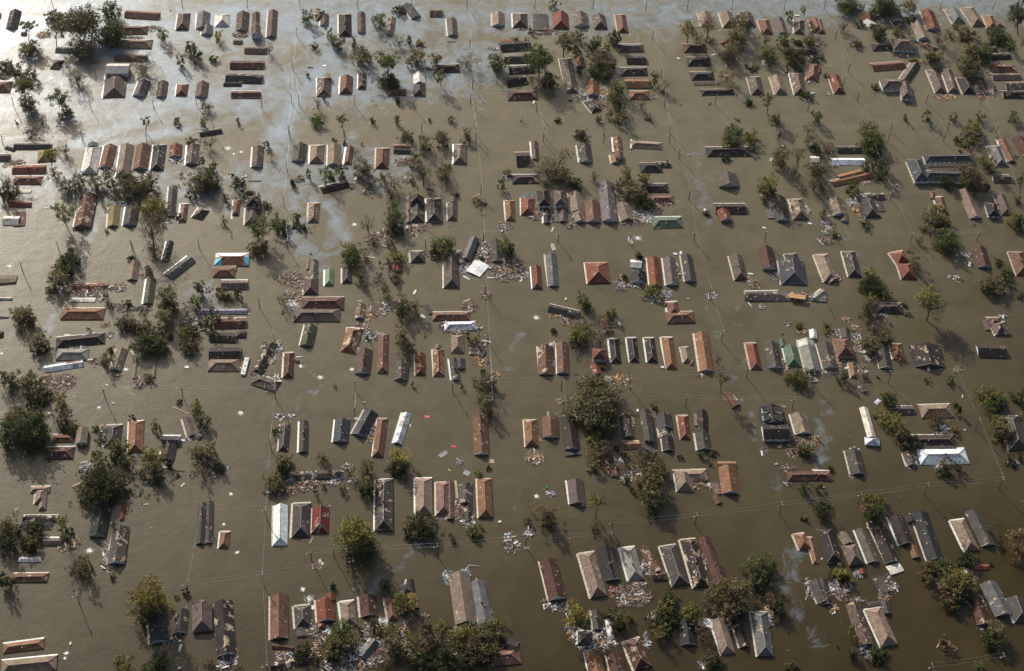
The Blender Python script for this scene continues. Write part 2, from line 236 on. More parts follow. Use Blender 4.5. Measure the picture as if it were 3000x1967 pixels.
# ---------------------------------------------------------------- survey of the photograph: H house, T tree crown, D debris, P pole top, K board, V boxes and cars, S scrap, F sun glints, B boat, L camper
DATA = '''
@ 0 0
H 180 132 135 325 135 g dk
H -15 155 -18 200 60 g br
H 1432 160 1815 185 90 g rb d
H 1300 345 1690 345 95 h rb d
H 1370 505 1735 505 100 h tn
H 1310 665 1680 665 80 g br d
H 1215 785 1475 785 115 g wh e3.2
H 1335 850 1300 1120 255 p bn
H 1655 935 1590 1100 150 g bn
H 1865 940 1840 1110 120 g br
H 2090 965 2070 1100 135 p rb
H 2320 950 2300 1110 140 g br
H 2105 155 2080 345 145 p br
H 2330 155 2310 330 150 g gy
H 2370 300 2362 400 130 g gy
H 595 735 705 745 110 h br
H 640 570 880 580 70 g gy
H -60 1000 130 995 130 h rb
H 720 310 870 330 80 g rb
H 245 385 300 390 45 g rb
D 500 400 80 45 or
D 1740 330 60 40 pk
D 1530 440 110 22 pk
D 60 880 60 50 pk
K 1865 610 1985 610 14 bn
V 1180 1115 60 wh
F 590 890 100
F 65 605 35
F 130 1110 60
S 1945 125 30 dk
S 2210 870 40 tn
T 330 290 90 60 p 325 470
T 340 560 130 110 o
T 620 190 110 90 o
T 640 340 100 110 g 645 530
T 930 250 230 230 o 900 560
T 1260 130 110 130 d
T 1280 400 180 230 d
T 960 560 150 150 o
T 60 760 100 80 d
T 160 800 90 100 o
T 330 840 90 90 d
T 270 970 120 100 p 305 1210
T 320 1180 120 120 o
T 870 880 150 250 b
T 680 1120 120 110 g 715 1250
T 760 1280 90 70 o
T 1650 750 170 200 b
T 1855 400 75 130 g
T 2060 690 60 110 g
T 2180 560 80 80 d
T 2250 620 70 95 d
T 190 1400 18 25 d
T 470 1390 28 28 g
T 370 1490 110 90 r
T 1675 1395 60 58 g 1668 1520
T 2015 1385 50 45 g
T 2325 1390 50 60 g
T 2310 1180 60 80 b
P 590 0
P 1320 -10
P 2070 -20
P 1070 740
P 1010 1115
P 130 1110
P 1740 1130
P 2230 1080
P 910 1450
@ 600 0
H 210 172 200 305 155 p wh
H 440 152 425 350 145 g br
H 587 148 578 330 85 g br d
H 583 310 582 395 115 g br e3.6
H 780 130 760 430 110 g br
H 328 480 425 485 55 g br
H 455 575 705 580 80 g br
H 290 745 675 745 95 g rm
H 240 890 655 905 105 g dk d
H 213 965 415 965 50 g dk
H 303 1085 635 1085 85 g rm
H 1262 200 1400 190 80 h rb
H 1370 170 1365 290 95 g br
H 1600 165 1605 415 145 p db
H 1785 148 1790 370 90 g br
H 2140 205 2110 400 90 g tn
H 1405 842 1405 890 75 f tn e2
H 1365 890 1360 1105 165 p bn d
H 1620 880 1610 1075 145 p rb
H 1800 850 1795 1015 90 p db d
H 2090 1060 2300 1055 75 h rb d
H -60 1540 195 1495 65 g dk
D 420 395 95 50 pk
S 1370 755 75 wh
K 1168 775 1243 775 18 dk
S 845 508 16 wh
S 685 868 20 wh
S 2215 245 12 wh
S 1505 1115 22 wh
T 1170 195 70 80 g
T 1250 520 55 50 g
T 1420 380 55 70 y
T 1510 480 90 110 g
T 1710 480 50 80 g
T 1995 230 95 120 o
T 2230 120 80 45 d
T 2215 470 90 150 b
T 2330 460 35 60 d
T 150 400 55 80 y
T 100 670 50 45 g
T 40 1220 80 70 b
T 370 1380 30 35 g
T 735 560 60 110 b
T 1170 850 28 30 g
T 1780 650 110 120 o
T 1890 660 60 60 o
T 2000 600 55 45 r
T 2100 690 130 85 p 2090 900
T 2100 930 130 80 d
T 2320 720 40 90 r
T 1290 1190 70 80 b
T 1360 1115 27 32 d
T 1910 1130 30 35 b
T 2200 1150 42 42 d
T 1280 1375 98 75 g
T 1565 1375 58 70 g 1590 1530
T 1917 1372 38 38 g
T 2195 1370 35 50 g
T 1320 145 60 15 d
P 475 -20
P 1080 -20
P 1745 -10
P 1045 300
P 1005 700
P 985 1065
P 1068 1080
P 640 1120
P 1710 1090
P 950 1415
P 95 1430
@ 1200 0
H -40 60 75 200 105 g gb
H 228 150 372 150 95 g bn
H 478 220 495 410 115 g bn
K 425 480 537 480 18 dk
H 1012 155 1015 300 140 g tn d
H 1258 155 1265 315 165 p bn
H 1493 165 1500 350 175 f gb
H 1720 158 1730 330 180 p rd
H 1945 160 1965 305 175 g bn d
H 2155 180 2185 330 150 p bn d
H 1040 470 1180 465 40 f or
H 1030 545 1380 520 110 g dk
H 1085 680 1340 680 95 g dk
H 1130 805 1420 790 100 g dk
H 1095 950 1330 910 110 g dk d
H 1115 1095 1455 1085 105 h rm
H 1945 665 1955 765 95 g or
H 1780 670 1860 1070 150 p bn d
H 2085 925 2095 1100 150 g or
H 2040 1150 2140 1275 110 p gb d
H 260 790 570 780 90 h dk
H 105 845 115 960 135 g wh d
H 112 965 112 1095 135 p br d e0.3
H 1700 450 1745 455 70 g or d
D 1290 330 60 20 pk
D 1500 380 120 35 pk
D 1640 360 70 40 pk
D 1900 400 40 60 wh
D 2080 640 60 40 pk
D 1990 1090 110 60 wh
D 2180 1110 80 50 wh
D 2150 1200 70 60 pk
D 220 790 40 20 pk
D 1620 1100 30 30 pk
D 1980 780 50 20 pk
D 970 560 60 20 wh
D 2230 1040 40 60 or
V 140 770 70 gy
V 1420 1170 60 wh
V 1835 1150 55 dk
K 1050 1030 1210 1030 16 gy
S 1045 320 18 wh
S 1840 620 22 wh
S 795 1492 12 wh
S 780 912 9 wh
S 2195 340 40 tn
T 0 460 30 60 d
T 110 490 50 40 y
T 80 660 110 100 o
T 290 680 80 80 o
T 660 690 130 120 b
T 350 880 70 110 g 355 980
T 215 1365 28 28 g
T 475 1362 40 38 o
T 1280 1360 32 38 b
T 1680 1368 42 26 g
T 2160 1365 45 40 o
T 1650 55 62 58 o
T 1215 440 60 40 b
T 1375 350 40 40 o
T 1335 445 35 30 r
T 1010 720 120 140 g
T 1470 660 170 250 g 1480 870
T 1600 930 100 110 d
T 1400 920 60 70 b
T 1780 480 120 180 o 1755 650
T 1900 560 70 70 d
T 1930 400 60 80 o
T 2110 500 90 110 d
T 2250 540 60 60 y
T 2200 690 130 110 o
T 2200 820 120 90 d
T 2320 430 60 80 d
T 1940 800 45 45 d
T 2330 1000 60 110 y
T 2320 1130 70 80 d
T 2290 1290 50 70 o
T 2200 1190 50 40 b
T 1960 1510 80 60 o
T 360 1540 80 50 o
T 650 1500 60 70 r
T 0 1550 40 40 r
P 22 -40
P 660 -20
P 695 435
P 1435 -20
P 2105 -20
P 722 900
P 697 1060
P 52 1120
P 1458 1160
P 140 1405
P 762 1430
P 1542 1440
P 2230 1440
@ 1800 0
H 65 170 100 375 120 p rb
H 45 550 335 548 90 p2 gb
H 135 688 362 692 92 g db
H 65 822 378 818 98 h dk
H 118 958 388 958 100 g or
H 170 1088 402 1088 100 h or
H 785 552 1050 552 100 h rm
H 825 705 1095 705 100 h dk
H 870 872 1140 870 95 h dk
H 905 950 1215 945 45 f br
H 985 1058 1365 1048 70 h db
H 1020 150 1060 305 140 p tn
H 1270 150 1320 310 150 p tn
H 1500 160 1540 305 150 p bn
H 1700 230 1750 390 130 p rb
H 1870 210 1930 380 110 g bn
H 2110 230 2110 390 120 p bn d
H 2280 230 2330 370 130 p rb
H 1220 505 1340 435 40 g rd
H 2040 600 2310 585 85 h db
H 1680 715 1760 730 60 g wh d
H 1955 730 1965 830 40 g rb
H 1590 880 1640 1085 150 p bn
H 1840 880 1905 1080 140 p tn d
H 2070 840 2130 1085 150 p bn d
H 2280 740 2260 930 150 p rb
D 2240 650 60 30 wh
D 2250 940 50 25 wh
D 2200 1130 60 40 pk
D 1280 740 30 20 wh
D 440 1110 40 25 wh
D 2250 1070 30 30 wh
V 1135 628 50 wh
V 730 670 40 wh
V 2090 180 60 wh
V 1090 1185 60 dk
S 180 400 26 wh
S 1180 410 22 tn
S 1275 865 36 wh
S 2035 735 22 wh
S 1780 720 22 wh
S 130 185 14 wh
T 20 440 60 100 d
T 0 740 45 60 o
T 60 1010 85 130 g
T 50 1190 70 90 d
T 90 1350 72 80 o
T 385 1358 38 32 g
T 310 1190 70 80 b
T 450 905 58 75 d
T 575 980 60 80 r
T 850 340 100 100 y 830 490
T 950 420 100 90 b
T 1080 270 120 140 r 1050 480
T 1100 450 80 60 b
T 1460 260 110 130 o
T 1400 430 130 120 o
T 1310 600 110 110 o
T 1290 870 110 130 r
T 1740 440 80 110 b
T 1750 620 110 100 g
T 1940 460 85 80 g
T 2000 170 50 90 g
T 2160 110 40 60 y 2165 200
T 2100 490 50 22 d
T 2230 470 90 80 o
T 2260 340 70 90 b
T 1575 775 60 30 d
T 2060 640 130 90 d
T 2110 780 45 40 g
T 2310 670 55 45 d
T 2200 1080 70 55 d
T 1520 1100 30 40 b
T 1540 1175 50 32 d
T 1760 1130 85 80 o 1745 1290
T 1838 1352 74 60 g
T 2300 1350 60 70 d
T 1402 1358 28 25 o
T 1360 1500 100 80 g
T 1580 1520 60 60 y
T 2220 1480 80 80 b
P 370 5
P 850 -5
P 1360 0
P 1962 5
P 452 338
P 545 770
P 585 1105
P 1168 1085
P 2235 1155
P 650 1410
P 1915 1415
@ 2400 0
H 490 170 640 235 130 p or d
H 540 235 615 300 90 g wh
H 870 110 900 240 110 g gy e2.2
H 880 230 930 315 110 g br d
H 1230 130 1310 345 150 g rd
H 1110 260 1195 450 130 g tn e1
H 1500 100 1600 270 130 p gn2
H 1690 90 1825 300 130 p tn
H 1925 180 1985 330 120 p or d
H 2025 270 2080 320 70 h rb
H 600 540 850 535 85 h dk
H 835 505 1090 510 120 h bn e2.6
H 600 775 970 745 95 g rb
H 900 625 1000 640 45 h br
H 705 960 990 960 115 h bn e2.4
H 960 930 1010 1125 130 p bn e2.4
H 1100 740 960 940 120 g bn
H 1290 805 1395 1065 130 p bn d
H 1450 795 1540 1060 120 p bn
H 1640 890 1720 1075 155 p dk
H 1790 880 1880 1080 150 f gb d
H 1850 500 2090 505 50 g dk
H 1890 560 2040 570 60 h dk
H 1950 655 2180 645 75 g dk
H 1950 785 2250 785 90 h rb d
H 1970 880 2295 878 80 g bn
H 2120 985 2380 975 100 g bn
H 2090 1085 2380 1085 90 g dk
H 1180 500 1330 580 70 h rb
H -20 220 30 380 80 p or
H 165 870 235 1070 130 p rd d
H 0 770 0 830 40 g rd
D 440 290 60 40 wh
D 410 490 60 30 pk
D 910 310 80 60 wh
D 1130 470 50 30 wh
D 1440 1110 110 35 or
D 1850 1120 50 20 rd
D 1970 1050 60 50 pk
D 1160 720 70 30 br
D 20 510 40 40 wh
D 90 1075 30 15 wh
V 1010 640 40 wh
S 127 755 22 wh
S 1190 1150 14 wh
S 1390 280 22 wh
S 240 925 16 wh
S 2355 1340 9 wh
S 290 1375 28 br
T 330 60 140 110 g
T 750 80 150 130 d
T 1030 80 90 110 o
T 290 290 90 100 b
T 470 270 60 50 g
T 700 360 100 120 d
T 620 300 40 40 g
T 430 500 70 50 o
T 900 370 70 60 g
T 1050 230 60 50 d
T 1040 370 50 70 r
T 1370 430 110 120 b
T 1300 640 110 70 o
T 1350 770 60 40 d
T 1570 290 60 28 y
T 1690 400 110 90 o
T 1500 380 80 70 b
T 1800 580 150 120 o
T 1900 620 80 90 d
T 1700 760 140 120 o
T 2050 400 130 90 d
T 2190 520 55 80 g
T 2270 180 110 160 d 2270 400
T 2300 60 50 60 d
T 640 990 60 50 g
T 985 1345 28 40 o
T 1235 1335 62 68 g
T 1535 1340 60 60 g
T 1845 1340 55 60 g
T 2212 1338 75 70 g
T 1750 1480 120 90 y
T 580 1480 120 90 o
T 30 650 40 35 g
T 2005 1005 25 30 d
T 80 860 60 40 b
T 1070 690 50 30 y
T 1180 380 30 10 d
T 2330 500 25 40 b
P 80 0
P 235 0
P 525 30
P 210 330
P 358 710
P 305 860
P 468 1045
P 1252 1060
P 1412 5
P 2018 0
P 1880 1075
P 848 1395
P 1500 1385
P 612 1430
P 2055 1420
@ 0 390
H 160 155 585 155 75 g dk
H 70 165 165 195 45 g dk
H -60 285 110 285 90 g gb
H 430 270 640 255 130 h ye d
H 145 425 515 415 100 g rd
H 160 540 480 540 95 h rb
H 150 668 355 665 35 f wh d
H 105 812 350 815 60 g rd d
H 225 900 215 1060 140 f rb d
H 35 1000 220 1000 100 g wh d
H 1080 160 1020 470 170 p wh
H 1060 120 1060 165 120 g gy
H 1265 150 1205 400 150 g rb d
H 1455 145 1400 500 160 p tn
H 1640 145 1600 415 165 g rb d
H 1830 135 1790 430 150 p gb d
H 2015 140 2000 275 145 g rd
H 2210 140 2190 360 145 g bn d
H 1020 710 940 1085 200 g rb D
H 850 1070 860 1110 60 f rm
H 1310 850 1290 1070 130 g ye
H 1530 765 1480 1055 160 g gb
H 1745 700 1740 830 145 g tn d
H 1980 610 1950 950 100 g gb d
H 2110 810 2085 1015 85 p rb d
H 2330 870 2250 980 120 p gb d
H 1945 1240 1890 1455 80 g dk
H 2190 1440 1930 1640 115 g gy
H 1540 1470 1510 1680 125 g tn
D 190 340 100 35 pk
D 60 370 30 25 tn
D 1260 430 70 60 wh
D 1700 480 110 60 wh
D 1320 740 70 50 or
D 1400 800 60 50 gy
D 2250 110 60 60 wh
D 2010 310 70 40 wh
D 340 760 35 20 wh
D 440 555 40 25 wh
D 1740 690 90 20 dk
D 2280 240 40 50 wh
D 1930 1000 60 40 wh
K 510 862 620 835 14 wh
K 955 1140 985 1110 10 wh
S 1355 1090 22 wh
S 605 45 18 dk
S 410 765 10 dk
F 110 1520 70
T 740 180 100 130 b
T 570 230 90 70 y 600 440
T 610 450 90 80 r
T 60 560 100 110 b
T 110 650 120 110 o
T 30 700 60 80 d
T 760 600 80 110 o
T 900 540 90 100 o
T 850 640 100 80 b
T 1100 570 90 110 g
T 1230 540 80 110 g
T 1150 680 110 60 b
T 1420 500 110 90 o
T 1500 620 170 110 o
T 1680 580 110 100 g
T 740 900 115 130 g 760 1060
T 1720 1030 190 240 b 1770 1420
T 1730 1300 120 130 b
T 1740 870 160 80 y
T 2170 90 60 50 o
T 2300 330 45 60 d
T 2290 550 160 140 o
T 2190 700 70 60 g
T 2080 470 50 40 b
T 2030 940 45 40 o
T 1205 1115 28 25 g
T 780 1440 130 90 d
T 680 1550 110 90 o
T 1700 1550 50 40 g
T 2045 590 12 25 d
T 1500 1435 50 15 d
P 5 20
P 925 0
P 1662 0
P 755 680
P 645 1225
P 1488 1225
P 1500 1215
P 2258 1195
P 225 1465
@ 600 390
H 610 160 595 390 125 g bn d
H 1095 135 1070 325 160 g ol
H 1285 140 1275 345 160 p tn d
H 1480 135 1475 370 150 g tn
H 1660 165 1630 360 85 p rb
H 2035 175 2025 405 150 p rb
H 2160 160 2340 160 50 g rb
H 2160 205 2360 210 55 g dk
H 1330 655 1640 580 90 g db
H 1255 800 1240 1025 130 p tn D
H 370 765 350 940 80 p rb d
H 555 720 550 840 175 p dk e3.0 d
H 550 860 540 1045 170 p bn
H 110 1448 510 1445 150 h or tarp
H 1245 1460 1240 1700 110 g bn
H 1190 1440 1180 1560 50 g tn
H 90 1545 360 1540 60 f tn
H 2330 730 2330 1020 60 g tn
K 495 552 650 548 22 bn
K 320 870 305 990 26 wh
K 1840 1410 1940 1430 12 wh
V 455 497 60 wh
V 1725 520 60 wh
V 435 645 60 gy
V 2310 1080 50 wh
D 2250 330 90 50 pk
D 1680 600 40 40 wh
D 1610 390 60 40 wh
D 570 700 60 25 wh
D 1070 540 60 30 pk
D 1880 670 60 40 wh
D 2050 1150 140 40 pk
D 2070 1260 60 40 wh
D 1890 1220 50 50 pk
D 70 430 30 30 pk
D 2300 550 40 30 wh
D 1250 1065 15 12 or
F 270 175 85
F 330 240 30
F 415 215 40
F 1710 1045 50
S 380 1110 14 wh
T 60 110 95 100 b
T 90 380 50 70 g
T 60 440 60 60 g
T 60 560 120 110 d
T 310 490 35 55 g
T 390 580 90 95 d
T 510 680 50 30 o
T 705 130 35 38 d
T 755 240 45 60 r
T 240 750 50 50 o
T 215 1000 45 55 o
T 700 820 50 45 o
T 610 1080 130 120 g 615 1230
T 620 1300 130 70 o
T 850 1020 110 100 g
T 910 1120 50 60 d
T 1055 960 55 65 d
T 1120 1085 60 40 d
T 1030 1060 50 35 g
T 1000 565 35 45 d
T 1100 510 40 30 r
T 1190 470 45 70 g
T 1420 480 95 120 g
T 1540 420 60 70 o
T 1570 520 40 25 g
T 1480 90 38 38 o
T 1592 115 33 28 g
T 1800 400 120 130 o
T 2040 500 70 70 o
T 2170 560 100 130 r
T 2130 690 100 90 b
T 1900 600 80 70 b
T 2150 830 90 90 g
T 2150 980 110 120 g
T 2200 1100 90 80 d
T 1860 1050 100 100 b 1870 1130
T 2120 1110 80 60 b
T 1930 1260 80 60 r
T 2110 1260 70 80 o
T 1690 1380 140 150 g
T 1600 1290 50 50 y
T 1840 1420 70 40 b
T 2220 1410 90 80 y
T 2110 1480 60 60 g
T 2000 1480 25 28 g
T 2270 70 80 60 r
T 1795 125 14 14 d
T 1210 1375 18 14 d
T 2290 20 60 30 o
P 965 -30
P 1595 -20
P 930 325
P 895 715
P 935 1210
@ 1200 390
H 580 130 575 350 150 p tn
H 1215 305 1375 300 165 g db
H 1425 100 1440 300 80 g br
H 1170 530 1475 525 105 h dk
H 1990 145 2020 335 160 g gb D
H 1520 650 1540 830 150 p dk e2.5
H 1715 660 1725 830 145 p bn e2.5
H 1345 690 1345 745 155 f gy
H 1350 745 1350 940 155 p rd
H 1570 870 1570 1030 80 g dk d
H 1750 870 1755 1015 110 g br
H 1670 870 1680 1015 70 f gy
H 1140 775 1155 1000 105 p or
H 1890 690 1920 900 160 g tn d
H 1930 880 1950 1020 130 g tn
H 2080 795 2100 1020 170 g rb
H 2240 570 2290 1005 175 g pu d e0.6
H 80 730 80 800 165 p dk e2.2
H 85 800 85 1020 160 p gb d
H 275 750 285 1020 170 p gb D
H 505 740 500 800 85 g bn
H 490 800 490 1000 115 p bn
H 745 1200 650 1440 110 g gy e1
H 985 1230 1000 1470 130 g gb
H 90 1350 95 1480 165 h gb d
H 1612 1390 1645 1750 125 g gy
H 478 1395 482 1770 180 p bn
H 240 1420 330 1420 60 g or d
D 1440 900 70 110 pk
D 1100 500 50 50 wh
D 1090 1070 80 60 wh
D 1680 470 50 25 tn
D 460 400 30 20 wh
D 1400 960 50 30 wh
D 1640 980 50 50 pk
D 1870 950 50 50 wh
D 1840 1060 70 35 pk
D 2200 970 40 50 pk
D 80 1100 100 50 pk
D 40 1160 40 25 wh
D 200 1370 60 50 pk
D 820 1290 50 70 pk
D 800 1370 60 50 wh
D 930 1340 60 50 wh
D 1190 1480 100 50 pk
D 600 1500 60 60 wh
D 880 1450 50 60 pk
D 1070 1440 40 30 wh
D 760 1530 130 60 ww
D 960 1540 80 30 wh
D 400 1480 30 60 pk
D 220 1050 40 30 wh
D 560 1370 30 30 wh
K 710 740 800 700 16 tn
K 1620 1130 1645 1075 14 wh
K 170 1100 275 1160 10 br
B 1637 1302
S 1505 482 22 wh
S 1748 615 14 wh
S 870 645 8 wh
S 182 993 18 wh
S 895 1185 8 wh
S 1925 1100 16 dk
S 450 1075 12 dk
T 20 60 40 60 d
T 165 110 85 110 o
T 60 310 90 110 o
T 155 420 150 200 b 160 600
T 240 630 70 50 b
T 365 70 85 90 o
T 370 440 100 120 o
T 440 380 50 40 d
T 650 60 65 65 o
T 530 705 35 28 g
T 790 790 90 50 r
T 840 790 45 35 g
T 1560 400 200 150 b 1570 480
T 1790 240 90 70 r 1570 470
T 1740 470 120 110 o
T 1900 580 90 60 g
T 2110 480 60 90 r
T 1120 470 60 35 o
T 1050 590 45 80 d
T 1560 580 70 60 b
T 1960 30 80 40 o
T 390 1290 140 120 g
T 290 1350 70 60 d
T 1090 1290 110 110 g
T 1160 1320 50 70 d
T 820 1430 40 25 d
T 30 540 40 40 g
T 2330 620 40 60 o
P 762 -30
P 820 590
P 850 1130
P 1535 -20
P 2228 -10
P 182 1195
P 1705 1130
@ 1800 390
H 30 50 45 215 100 g or d
H 50 220 60 290 95 g rb e1.5
H 0 250 15 345 95 g or
H 185 130 545 150 75 h tn
H 200 75 195 180 30 g wh
H 290 395 545 395 110 h dk
H 470 360 640 365 60 g dk d
H 1050 215 1550 210 110 h dk
H 1275 475 1310 610 240 g bn e0.5
H 1150 870 1505 870 125 g db d
H 1230 880 1280 1000 140 g rd d e0.8
H 300 630 615 630 100 h dk
H 400 760 680 760 90 h rb
H 85 810 150 1000 150 g tn
H 430 1025 775 1020 125 h gn
H 450 1040 530 1040 100 f pk d
H 1770 820 1795 975 95 f gy
H 1870 735 1930 1000 150 g gb e0.5
H 2070 755 2135 985 160 p tn D
H 180 1490 310 1500 90 g wh d
H 440 1430 470 1750 140 g rd
H 620 1430 660 1740 140 g bn
H 820 1400 870 1700 130 g gb
H 1380 1405 1450 1680 150 p bn d
H 1720 1310 1770 1550 165 g rm e0.8
H 2010 1380 2060 1500 150 p ch
H 2020 1470 2060 1740 300 p ch
H 2360 1390 2480 1700 170 p tn d
H 2240 300 2340 300 70 g wh
D 140 1010 50 70 pk
D 350 900 120 70 wh
D 260 990 70 80 pk
D 370 970 70 60 ww
D 470 1030 60 60 pk
D 500 860 50 60 pk
D 600 800 90 35 pk
D 20 670 30 30 wh
D 1740 740 60 60 pk
D 2200 880 40 60 wh
D 1920 165 35 25 pk
D 1800 310 30 20 wh
D 2230 180 40 20 wh
D 1420 1500 60 60 pk
V 1032 880 40 wh
V 695 1382 45 wh
V 760 1370 60 wh
V 2235 1035 45 wh
V 845 250 30 gy
V 1710 1085 40 wh
S 1618 603 14 wh
S 727 778 10 wh
S 505 515 7 wh
S 1750 975 16 or
K 2310 1205 2350 1240 14 tn
K 700 1480 730 1520 10 wh
B 178 1228
F 270 1200 70
T 140 470 80 110 o
T 330 520 90 80 y
T 230 660 120 110 o
T 340 790 110 80 d
T 170 750 70 60 b
T 80 580 60 80 o
T 30 610 30 30 b
T 1330 70 120 100 g
T 1560 60 90 80 y
T 1590 190 55 50 d
T 1880 40 50 90 b
T 2220 80 60 90 b
T 2300 170 80 70 d
T 1890 290 110 110 o
T 2110 230 80 100 r 2080 440
T 2060 430 70 90 b
T 1780 560 100 100 y 1790 700
T 1760 640 110 70 o
T 1700 740 50 50 o
T 2290 420 100 120 o
T 2290 600 90 120 b
T 2140 640 60 50 b
T 285 1400 50 45 d
T 270 1450 50 40 r
T 1280 290 50 10 d
T 1060 920 40 20 d
T 600 320 12 12 d
P 640 -10
P 752 165
P 868 640
P 930 1120
P 1745 1110
P 195 1150
P 1915 -40
@ 2400 390
H 200 195 490 190 80 g dk
H 140 325 520 325 80 g wb
H 140 580 595 480 75 g or
H 225 520 490 450 90 g or
H 180 760 240 950 180 g tn D
H 285 920 290 1010 90 g tn
H 500 700 620 970 190 p gb d
H 560 740 740 720 90 g gb d
H 680 780 720 895 80 f gb d
H 1195 290 1760 280 95 h ch e1.6
H 1075 300 1180 550 180 h ch e2.2
H 1180 480 1800 500 120 h ch e2.2
H 1200 375 1720 370 25 f gb e1.6
H 1990 150 2090 385 150 p gy
H 2080 75 2200 330 90 g rb d
H 2270 60 2420 300 130 g rm
H 1975 525 2195 525 95 g gb d
H 1290 680 1300 750 60 g rb d
H 1360 730 1430 930 110 p rb d
H 1650 660 1790 975 150 g tn
H 1955 800 2000 950 135 p dk e1.8
H 2060 715 2150 940 130 p bn
H 880 1360 970 1490 150 p rd
H 975 1490 1030 1671 180 h rd
H 330 1355 410 1640 150 p gb
H 1820 1310 1890 1540 160 g rm
H 2240 1360 2340 1630 170 p rb
D 380 800 60 50 wh
D 440 890 50 70 or
D 90 1040 70 50 gy
D 130 1080 40 30 wh
D 100 1130 60 40 pk
D 90 1240 80 40 pk
D 520 575 60 30 tn
D 190 370 60 25 wh
D 1750 1040 20 20 pk
D 640 800 40 60 wh
D 1650 1390 80 30 gy
D 1710 200 40 50 or
D 2220 270 50 30 dk
V 1720 1500 80 wh
V 115 950 40 gy
S 867 1272 18 wh
S 470 985 16 wh
S 905 645 12 wh
K 845 590 905 592 8 wh
T 90 160 110 90 r
T 580 80 150 130 g
T 620 180 110 80 d
T 540 390 70 70 d
T 630 370 40 90 d
T 730 360 70 80 d
T 720 470 70 90 d
T 40 380 110 90 b
T 30 590 50 80 o
T 400 600 50 50 g
T 340 650 60 50 y
T 410 680 50 50 g
T 490 860 50 110 r
T 510 1040 70 50 g
T 50 910 55 60 o
T 180 1160 50 35 g
T 1590 70 60 30 d
T 1680 150 50 40 g
T 1740 190 50 60 r
T 1750 20 120 40 o
T 1620 210 30 25 g
T 1900 290 70 100 y
T 1950 370 80 110 o
T 1740 500 150 140 o
T 1800 640 130 90 b
T 1480 560 90 80 d
T 1920 610 40 45 d
T 1360 850 60 70 y
T 1330 990 150 120 o
T 1430 1010 70 70 o
T 1200 1090 70 50 b
T 1450 1180 130 90 g
T 1480 1270 120 110 d
T 1320 1280 60 50 b
T 1140 1230 60 60 b
T 1020 1340 50 40 b
T 1080 1420 50 60 r
T 1120 1500 60 80 o
T 2310 540 60 80 g 2290 820
T 2260 760 70 60 b
T 2240 980 90 130 y
T 2290 1030 80 90 d
T 2050 1480 50 30 d
T 2130 1555 60 20 y
P 815 -10
P 1455 -20
P 2052 0
P 848 655
P 670 230
P 1073 1145
P 1305 1095
P 1845 1110
P 255 1140
P 2300 690
@ 0 780
H -60 150 190 148 85 f tn d
H -60 205 180 185 20 g rb
H -60 370 135 370 30 g wh
H -60 580 95 580 18 g wh
H 820 245 1230 230 75 g rd D
H 795 385 1090 385 50 f wh d
H 1730 150 1690 430 110 g ol
H 700 545 1190 545 130 h or
H 640 880 1200 820 130 h dk
H 645 1010 1010 1010 130 h lg
H 500 1180 945 1110 80 g wb d
H 540 1170 930 1090 50 g rb
H 1400 955 1320 1195 140 g tn d
H 1560 1045 1530 1280 38 g tn
H 1775 1040 1755 1270 38 g tn
H -20 780 30 780 80 g db
D 1000 300 200 60 pk
D 1370 250 70 45 pk
D 1240 240 80 40 pk
D 1160 370 60 40 wh
D 1310 460 100 40 pk
D 1450 490 100 40 dk
D 1210 670 50 30 pk
D 1430 770 90 35 pk
D 1600 740 80 35 wh
D 1250 790 50 35 wh
D 830 940 170 35 wh
D 440 1060 40 50 tn
D 720 1330 130 90 pk
D 560 1290 110 50 pk
D 500 1320 50 40 pk
D 1090 1090 60 35 pk
D 1340 1245 40 20 pk
D 1650 1300 110 60 pk
D 1600 1370 60 30 dk
D 2200 620 80 60 wh
D 2290 700 60 60 pk
D 1640 110 40 30 pk
D 1760 760 40 25 wh
D 1640 490 90 30 dk
F 1440 1180 50
F 20 1000 30
K 1500 970 1540 1020 16 wh
K 1010 800 1090 755 12 wh
K 735 790 810 795 30 wh
K 1205 1350 1240 1370 12 wh
K 575 910 605 945 10 tn
K 835 1480 870 1510 12 tn
S 340 410 16 wh
S 340 270 14 tn
S 200 255 14 tn
S 550 235 12 wh
S 2050 490 12 wh
V 2135 1155 50 wh
T 660 160 120 130 o
T 800 60 100 90 d
T 590 260 80 70 o
T 260 570 150 140 o
T 330 620 80 80 d
T 440 870 130 120 o
T 480 940 90 70 d
T 1700 50 50 60 o
T 1900 360 130 150 g
T 1930 460 90 80 d
T 1870 590 120 120 o
T 1650 530 80 90 b
T 1480 650 130 100 o
T 1360 620 80 40 b
T 1600 690 110 70 o
T 1760 720 35 55 g
T 1850 760 120 60 b
T 1700 880 180 110 d
T 1830 900 110 90 o
T 1540 890 60 50 b
T 1210 340 40 60 o
T 1240 430 50 60 b
T 1450 430 50 25 g
T 1010 730 30 28 o
T 2280 260 70 90 d
T 2240 410 80 90 g
T 2140 500 80 90 r
T 2100 650 90 60 b
T 2140 760 120 100 g
T 2150 900 120 100 o
T 1210 1060 85 90 g
T 1260 950 45 45 d
T 2320 640 50 50 o
T 100 1310 110 120 d
T 330 1290 130 130 o
T 280 1400 90 80 b
T 480 1450 130 80 o
T 670 1520 90 80 y
T 450 1540 90 60 o
T 1690 1280 70 50 o
T 1950 820 40 25 d
T 720 380 40 15 b
T 2240 1540 40 25 y
T 2060 1550 40 20 g
P 552 235
P 1170 1385
P 2065 1360
@ 600 780
H 1215 135 1210 325 165 p br
H 95 70 350 70 115 h rb
H 190 215 485 215 105 g bn d
H 125 255 240 255 40 g rb
H -80 520 480 518 60 g lv
H 110 660 470 650 120 g rm
H 55 810 360 820 110 g db
H 360 780 475 780 75 h db
H 50 1005 410 1000 145 g db
